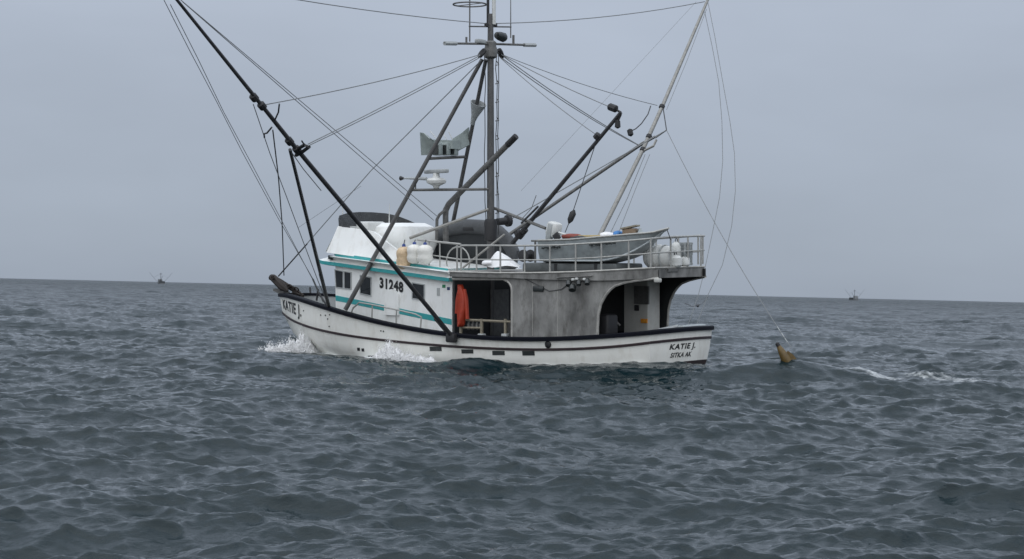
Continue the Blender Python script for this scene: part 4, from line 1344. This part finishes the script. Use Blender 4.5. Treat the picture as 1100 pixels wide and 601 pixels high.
# inflatable dinghy stowed on edge behind the flying bridge
ID = V(.6, -1.0, ze(.6) + .35)
din = thing('inflatable_dinghy', 'dark grey inflatable dinghy stowed on its side behind the bridge', 'dinghy', on_boat(ID))
yd = -1.0
out_px = [(464, 281), (464, 262), (470, 250), (481, 243.5), (500, 240.5), (520, 241.5), (535, 247), (545, 256.5), (551, 268), (549, 281), (535, 288)]
pts = [PY(a, b_ + 3, yd) for a, b_ in out_px]
MB().tube(pts, [.16, .2, .22, .22, .22, .22, .22, .21, .2, .2, .18], 12).build('tube', M['dinghy'], din, ID)
MB().prism([p + V(0, .03, 0) for p in pts], (0, -.1, 0)).build('floor', M['dinghy_dark'], din, ID)
MB().rbox(PY(503, 246, yd + .19), (.42, .06, .13), .03, 3).build('handle_patch', M['rubber'], din, ID)
MB().tube([p + V(0, .2, -.02) for p in pts[3:7]], .012, 5).build('grab_line', M['rope'], din, ID)
part(MB().box((.6, -1.0, ze(.6) + .20), (2.2, .5, .5)), 'dinghy_rack', 'shade_grey')

# buoys hung on the bridge rail
def buoy(px, pt, pb, w, m, label, y=1.55):
    a, b_ = PY(px, pt, y), PY(px, pb, y)
    h = np.linalg.norm(a - b_)
    o = thing('buoy', label, 'buoy', on_boat(b_), 'buoys hung on the cabin top rail')
    prof = [(.02, 0), (w * .45, .015 * h), (w * .78, .08 * h), (w * .98, .22 * h), (w * 1.0, .34 * h), (w * .93, .46 * h), (w * .94, .52 * h), (w * 1.0, .64 * h), (w * .97, .78 * h), (w * .76, .91 * h), (w * .4, .98 * h), (.03, h)]
    MB().lathe(prof, b_, a - b_, 16).build('body', M[m], o, b_)
    MB().lathe([(.03, h * .95), (.055, h * .98), (.05, h * 1.08), (.03, h * 1.12), (.02, h * 1.12)], b_, a - b_, 10).build('cap', M['blue'], o, b_)
    MB().tube([b_ + (a - b_) * 1.1, PY(px + 1, 258, y - .1)], .015, 5).build('lanyard', M['rope_dark'], o, b_)
buoy(433.8, 265, 289, .215, 'buoy_o', 'orange stained buoy, forward most of three on the cabin top')
buoy(445.2, 262.6, 283.5, .215, 'buoy_w', 'bright white buoy hung between the stained and the cream buoy')
buoy(456.6, 263, 284, .225, 'buoy_w', 'cream white buoy, aft most of three, beside the railing')

# orange oilskins hung in the opening
oy = lambda x: br(x) - .16
oc_ = PH(496, 306, oy)
oil = thing('oilskins', 'orange oilskin jacket hung at the edge of the dark deck opening', 'oilskins', on_boat(oc_))
rings = []
prof = [(306, 494.8, 1.0), (309, 495.2, 2.6), (314, 496, 4.2), (322, 496.2, 5.4), (332, 496.0, 6.0), (341, 495.8, 5.2), (348, 495.2, 4.4), (351, 494.6, 3.4)]
for py, pxc, hw in prof:
    c = PH(pxc, py, oy)
    w_ = hw / 44.
    rings.append([c + V(w_ * math.cos(a) * (1 + .16 * math.sin(4 * a + py * .2)), .10 * math.sin(a) * (1 + .35 * math.cos(3 * a + py * .11)), 0) for a in np.linspace(0, 2 * math.pi, 22, endpoint=False)])
MB().loft(rings).build('jacket', M['orange'], oil, oc_, sharp=70)
for px0, px1, yb in ((493.5, 490.6, 337), (499, 502.0, 343)):
    MB().tube([PH(px0, 311, oy), PH((px0 * .4 + px1 * .6), 322, oy), PH(px1, yb, oy)], [.045, .06, .055], 8).build('sleeve', M['orange'], oil, oc_)

# white tarp, life raft, fenders, crates on the roof
c = PY(541, 276, .95)
rings = []
gt = np.random.default_rng(9)
for i in range(8):
    f_ = i / 7
    hx = .48 * (1 - f_) ** .8 + .02
    ring_ = []
    for j in range(26):
        a = 2 * math.pi * j / 26
        k = 1 + .10 * math.sin(5 * a + 3 * f_) + .08 * math.sin(9 * a + 5 * f_ + 1) + gt.normal() * .02
        ring_.append(c + V(hx * math.cos(a) * k + .20 * f_, .42 * hx / .6 * math.sin(a) * k, -.27 + .42 * f_ + .03 * math.sin(3 * a + 1) * (1 - f_)))
    rings.append(ring_)
o = MB().loft(rings).build('white_tarp', M['tarp'], None, c, sharp=70)
o.matrix_world = on_boat(c)
tag(o, 'crumpled white tarpaulin heap on the shelter roof beside the railing', 'tarpaulin')
blob('white_sheet', 'tarp', 'low corner of white sheet spread forward of the tarpaulin heap', 'sheet', PY(526, 283, 1.05), (.5, .4, .16), 10, 2.2)
c = PY(708, 276, .35)
raft = thing('life_raft_canister', 'large white life raft canister under the skiff bow', 'life raft', on_boat(c - V(0, 0, .35)))
MB().lathe([(.05, -.36), (.22, -.36), (.28, -.29), (.30, -.05), (.325, -.03), (.325, .03), (.30, .05), (.28, .29), (.22, .36), (.05, .36)], c, (.68, .1, 0), 18).build('shell', M['plastic'], raft, c - V(0, 0, .35))
for k in (-.18, .18):
    MB().tube([c + V(k, .305 * math.cos(a), .305 * math.sin(a)) for a in np.linspace(0, 2 * math.pi, 17)], .02, 5).build('strap', M['greyplastic'], raft, c - V(0, 0, .35))
MB().box(c - V(0, 0, .34), (.9, .5, .08)).build('cradle', M['steel'], raft, c - V(0, 0, .35))
for i, (px, py, y, w_, h_, lab) in enumerate(((726.5, 271, -.25, .13, .55, 'tall white fender leaning just aft of the life raft canister'), (725.5, 281, .12, .17, .34, 'short white fender on the roof edge in front of the tall fender'), (736, 281, -.35, .12, .28, 'small white jug on the roof edge next to the grey crate'))):
    c = PY(px, py, y)
    o = thing('fender' if i < 2 else 'jug', lab, 'fender' if i < 2 else 'jug', on_boat(c - V(0, 0, h_ / 2)))
    MB().lathe([(.02, -h_ / 2), (w_ * .7, -h_ * .46), (w_, -h_ * .3), (w_, h_ * .25), (w_ * .75, h_ * .4), (.05, h_ * .46), (.05, h_ / 2), (.02, h_ / 2)], c, (0.05, .05, 1), 14).build('body', M['plastic'], o, c - V(0, 0, h_ / 2))
    MB().tube([c + V(.0, .05 * math.cos(a), h_ / 2 + .03 + .05 * math.sin(a)) for a in np.linspace(0, 2 * math.pi, 9)], .012, 5).build('eye', M['rope_dark'], o, c - V(0, 0, h_ / 2))
for px, lab in ((733, 'grey slatted crate between the white fenders and the aft rail'), (739.5, 'grey slatted crate nearest the aft railing corner post')):
    c = PY(px, 273, -.45)
    o = thing('crate', lab, 'crate', on_boat(c - V(0, 0, .3)))
    for dx in (-.10, -.03, .04, .11):
        MB().box(c + V(0, dx * 1.4, 0), (.05, .05, .6)).build('slat', M['greyplastic'], o, c - V(0, 0, .3))
    for dz in (-.26, 0, .26):
        MB().box(c + V(0, 0, dz), (.03, .40, .05)).build('crosspiece', M['greyplastic'], o, c - V(0, 0, .3))
# winch frame abaft the mast
part(MB().tube([PY(575, 259, .2), PY(575, 290, .2)], .03, 6), 'winch_frame', 'steel')
part(MB().tube([PY(571, 259, .2), PY(585, 259, .2)], .03, 6), 'winch_frame', 'steel')
part(MB().tube([PY(585, 259, .2), PY(585, 290, .2)], .03, 6), 'winch_frame', 'steel')
part(MB().lathe([(.06, -.2), (.17, -.18), (.17, -.14), (.09, -.12), (.09, .12), (.17, .14), (.17, .18), (.06, .2)], PY(566, 275, .3), (0, 1, 0), 12), 'winch_drum', 'rubber')

# ------------------------------------------------------------------ spray thrown up by the hull
def spray(name, label, poly_top, base, depth, n, seed, sizes):
    g_ = np.random.default_rng(seed)
    xs_ = np.array([q[0] for q in poly_top])
    tops = np.array([q[1] for q in poly_top])
    den = np.array([q[2] for q in poly_top])
    px = g_.choice(np.linspace(xs_[0], xs_[-1], 400), n, p=(lambda w_: w_ / w_.sum())(np.interp(np.linspace(xs_[0], xs_[-1], 400), xs_, den))) + g_.normal(size=n) * .5
    tp1 = np.interp(px, xs_, tops)
    u = g_.beta(1.0, 1.55, n)
    u = np.where(g_.random(n) < .05, u * 1.25, u)
    py = base + 2 - u * (base + 2 - tp1) * np.exp(g_.normal(size=n) * .16 + .12 * np.sin(px * .55 + seed) + .08 * np.sin(px * 1.7)) + g_.normal(size=n) * .5
    Y = np.array([depth(a) for a in px]) + g_.normal(size=n) * (.28 - .12 * np.clip(u, 0, 1))
    # stringy clumping
    px = px + .9 * np.sin(py * .8 + px * .25)
    du, dv = px - HZ_X, py - HZ_Y
    P = np.stack([(du * cr_ + dv * sr_) / F_PX * Y, Y, CAM_H - (-du * sr_ + dv * cr_) / F_PX * Y], 1)
    s_ = sizes[0] + (sizes[1] - sizes[0]) * g_.random(n) ** 2.5
    s_ *= 1.7 - 1.25 * np.clip(u, 0, 1)
    octv = np.array([[1, 1, 1], [-1, -1, 1], [-1, 1, -1], [1, -1, -1]], float) * .85
    octf = np.array([[0, 1, 3], [0, 2, 1], [0, 3, 2], [1, 2, 3]])
    jit = g_.uniform(.6, 1.4, (n, 1, 3))
    vv = P[:, None, :] + octv[None] * jit * s_[:, None, None]
    c0 = P.mean(0)
    c0[2] = 0
    ff = (octf[None] + (np.arange(n) * 4)[:, None, None]).reshape(-1, 3)
    # solid churned core under the droplets
    na, nb = 150, 22
    pxa = np.linspace(xs_[0] + 1, xs_[-1] - 2, na)
    ang_ = np.linspace(-1.0, 1.0, nb)
    ga, gb = np.meshgrid(pxa, ang_, indexing='ij')
    hh = (base + 4 - np.interp(ga, xs_, tops)) * (.88 + .09 * np.sin(ga * .55 + seed) + .06 * np.sin(ga * 1.7))
    pyc = base + 4 - hh * np.cos(ang_ * math.pi / 2)[None, :] ** .7 + g_.normal(size=ga.shape) * .12
    Yc = np.interp(ga, pxa, [depth(a) for a in pxa]) + .34 * gb + g_.normal(size=ga.shape) * .02
    pxc = ga + g_.normal(size=ga.shape) * .12
    du, dv = pxc - HZ_X, pyc - HZ_Y
    core = np.stack([(du * cr_ + dv * sr_) / F_PX * Yc, Yc, CAM_H - (-du * sr_ + dv * cr_) / F_PX * Yc], -1).reshape(-1, 3)
    ci = np.arange(na * nb).reshape(na, nb) + n * 4
    cf = np.concatenate([np.stack([ci[:-1, :-1], ci[1:, :-1], ci[1:, 1:]], -1).reshape(-1, 3), np.stack([ci[:-1, :-1], ci[1:, 1:], ci[:-1, 1:]], -1).reshape(-1, 3)])
    vv = np.vstack([vv.reshape(-1, 3), core])
    ff = np.vstack([ff, cf])
    me = bpy.data.meshes.new(name)
    me.vertices.add(len(vv))
    me.vertices.foreach_set('co', (vv.reshape(-1, 3) - c0).astype(np.float32).ravel())
    me.loops.add(ff.size)
    me.polygons.add(len(ff))
    me.loops.foreach_set('vertex_index', ff.ravel().astype(np.int32))
    me.polygons.foreach_set('loop_start', np.arange(0, ff.size, 3, dtype=np.int32))
    me.polygons.foreach_set('use_smooth', np.ones(len(ff), bool))
    me.update(calc_edges=True)
    me.materials.append(spray_m)
    o = bpy.data.objects.new(name, me)
    o.location = c0
    COL.objects.link(o)
    o['label'] = label
    o['category'] = 'spray'
    o['kind'] = 'stuff'
spray('bow_spray', 'white spray flying off the troller bow', [(270, 380, .35), (280, 375, .8), (290, 371, 1), (300, 370, 1.1), (308, 366.5, 1.1), (316, 363, .9), (323, 358, .7), (328, 356, .5), (334, 366, .35), (342, 378, .2)], 384,
      lambda a: 49.6 + .6 * (a - 300) / 40, 13000, 31, (.005, .020))
def side_depth(a):
    return (BMn @ np.append(PY(a, 385, 2.55), 1))[1]
spray('side_spray', 'white splash breaking against the middle of the troller hull', [(393, 388, .35), (400, 383, .8), (407, 376, 1.1), (413, 368, 1.2), (419, 366, 1.1), (424, 371, 1.1), (430, 376, 1.2), (440, 379.5, 1), (450, 382, .8), (460, 383, .5), (468, 384, .2)], 390,
      side_depth, 9000, 17, (.005, .020))

# ------------------------------------------------------------------ towed float, sea bird, far boats
fp = PW(845, 387.5, 40.5)
fo_ = thing('towed_float', 'mustard yellow float nosing out of a wave astern of the troller', 'float', Matrix.Translation(Vector(fp)))
ax = PW(838, 373, 41.1) - PW(848, 391, 41.1)
MB().lathe([(.02, -.30), (.08, -.26), (.11, -.1), (.115, .08), (.085, .26), (.05, .40), (.03, .46), (.01, .47)], V(0, 0, 0), ax, 14).build('body', M['floatm'], fo_)
MB().prism([V(-.06, -.015, .1), V(.10, -.015, .02), V(.24, -.015, .04), V(.16, -.015, .14), V(.02, -.015, .24)], (0, .03, 0)).build('fin', M['floatm'], fo_)
MB().lathe([(.02, .38), (.055, .40), (.05, .48), (.01, .50)], V(0, 0, 0), ax, 10).build('nose_cap', M['rubber'], fo_)

bp_ = PW(749.5, 328.6, 75.)
brd = thing('sea_bird', 'dark sea bird gliding low over the waves astern', 'bird', Matrix.Translation(Vector(bp_)) @ Matrix.Scale(1.5, 4))
bm_ = MB().tube([V(-.02, -.17, -.01), V(-.01, -.10, 0), V(0, 0, 0), V(.01, .09, .005), V(.015, .15, .015), V(.02, .19, .01)], [.012, .03, .048, .04, .028, .006], 8)
for w_r in ([(-.02, 0, .01, .13), (-.16, .03, -.035, .12), (-.27, .0, .02, .09), (-.40, -.07, .06, .02)], [(.02, 0, .01, .13), (.13, .03, .06, .12), (.22, .0, .16, .09), (.29, -.06, .27, .02)]):
    bm_.loft([[V(x, y + c_ * .5, z), V(x, y, z + .012), V(x, y - c_ * .5, z), V(x, y, z - .008)] for x, y, z, c_ in w_r])
bm_.build('body', M['bird'], brd)

def far_boat(px, Y, label, heading, group, lamp):
    wx = (px - HZ_X) / F_PX * Y
    o = thing('distant_fishing_boat', label, 'fishing boat', Matrix.Translation((wx, Y, 0)) @ Matrix.Rotation(heading, 4, 'Z'), group)
    st = []
    for x in np.linspace(-6.5, 6.5, 12):
        b_ = 2.1 * (1 - max(0, (x - 1) / 5.6) ** 2.3) + .02
        zz = 1.1 + .9 * max(0, (x + 1) / 7.5) ** 2
        st.append([V(x, b_, zz), V(x, b_ * .8, -.4), V(x, -b_ * .8, -.4), V(x, -b_, zz)])
    MB().loft(st).build('hull', M['farhull'], o)
    MB().prism([V(3.4, 1.5, .8), V(3.4, 1.5, 3.6), V(2.9, 1.4, 4.4), V(.5, 1.4, 4.2), V(.3, 1.5, .8)], (0, -3.0, 0)).build('cabin', M['farwhite'] if lamp else M['farhull'], o)
    MB().prism([V(-1.0, 1.9, .8), V(-1.0, 1.9, 2.6), V(-6, 1.7, 2.7), V(-6, 1.7, .8)], (0, -3.6, 0)).build('shelter', M['fardark'], o)
    MB().tube([V(0, 0, 1), V(0, 0, 9.8)], [.22, .16], 7).build('mast', M['fardark'], o)
    MB().tube([V(0, -1.2, 8.9), V(0, 1.2, 8.9)], .12, 6).build('crosstree', M['fardark'], o)
    for s_ in (1, -1):
        MB().tube([V(0, 2 * s_, 1), V(0, 10 * s_, 10)], [.10, .06], 6).build('trolling_pole', M['fardark'], o)
        MB().tube([V(0, 6.2 * s_, 5.7), V(0, 0, 8.8)], .04, 5).build('rigging_line', M['fardark'], o)
    MB().tube([V(0, 0, 3), V(-5, 0, 7)], .12, 6).build('boom', M['fardark'], o)
far_boat(172.5, 1420., 'tiny dark fishing boat on the horizon left of the near troller', R(118), 'fishing boats on the horizon', 0)
far_boat(918., 1500., 'tiny dark fishing boat on the horizon right of the near troller', R(-70), 'fishing boats on the horizon', 0)
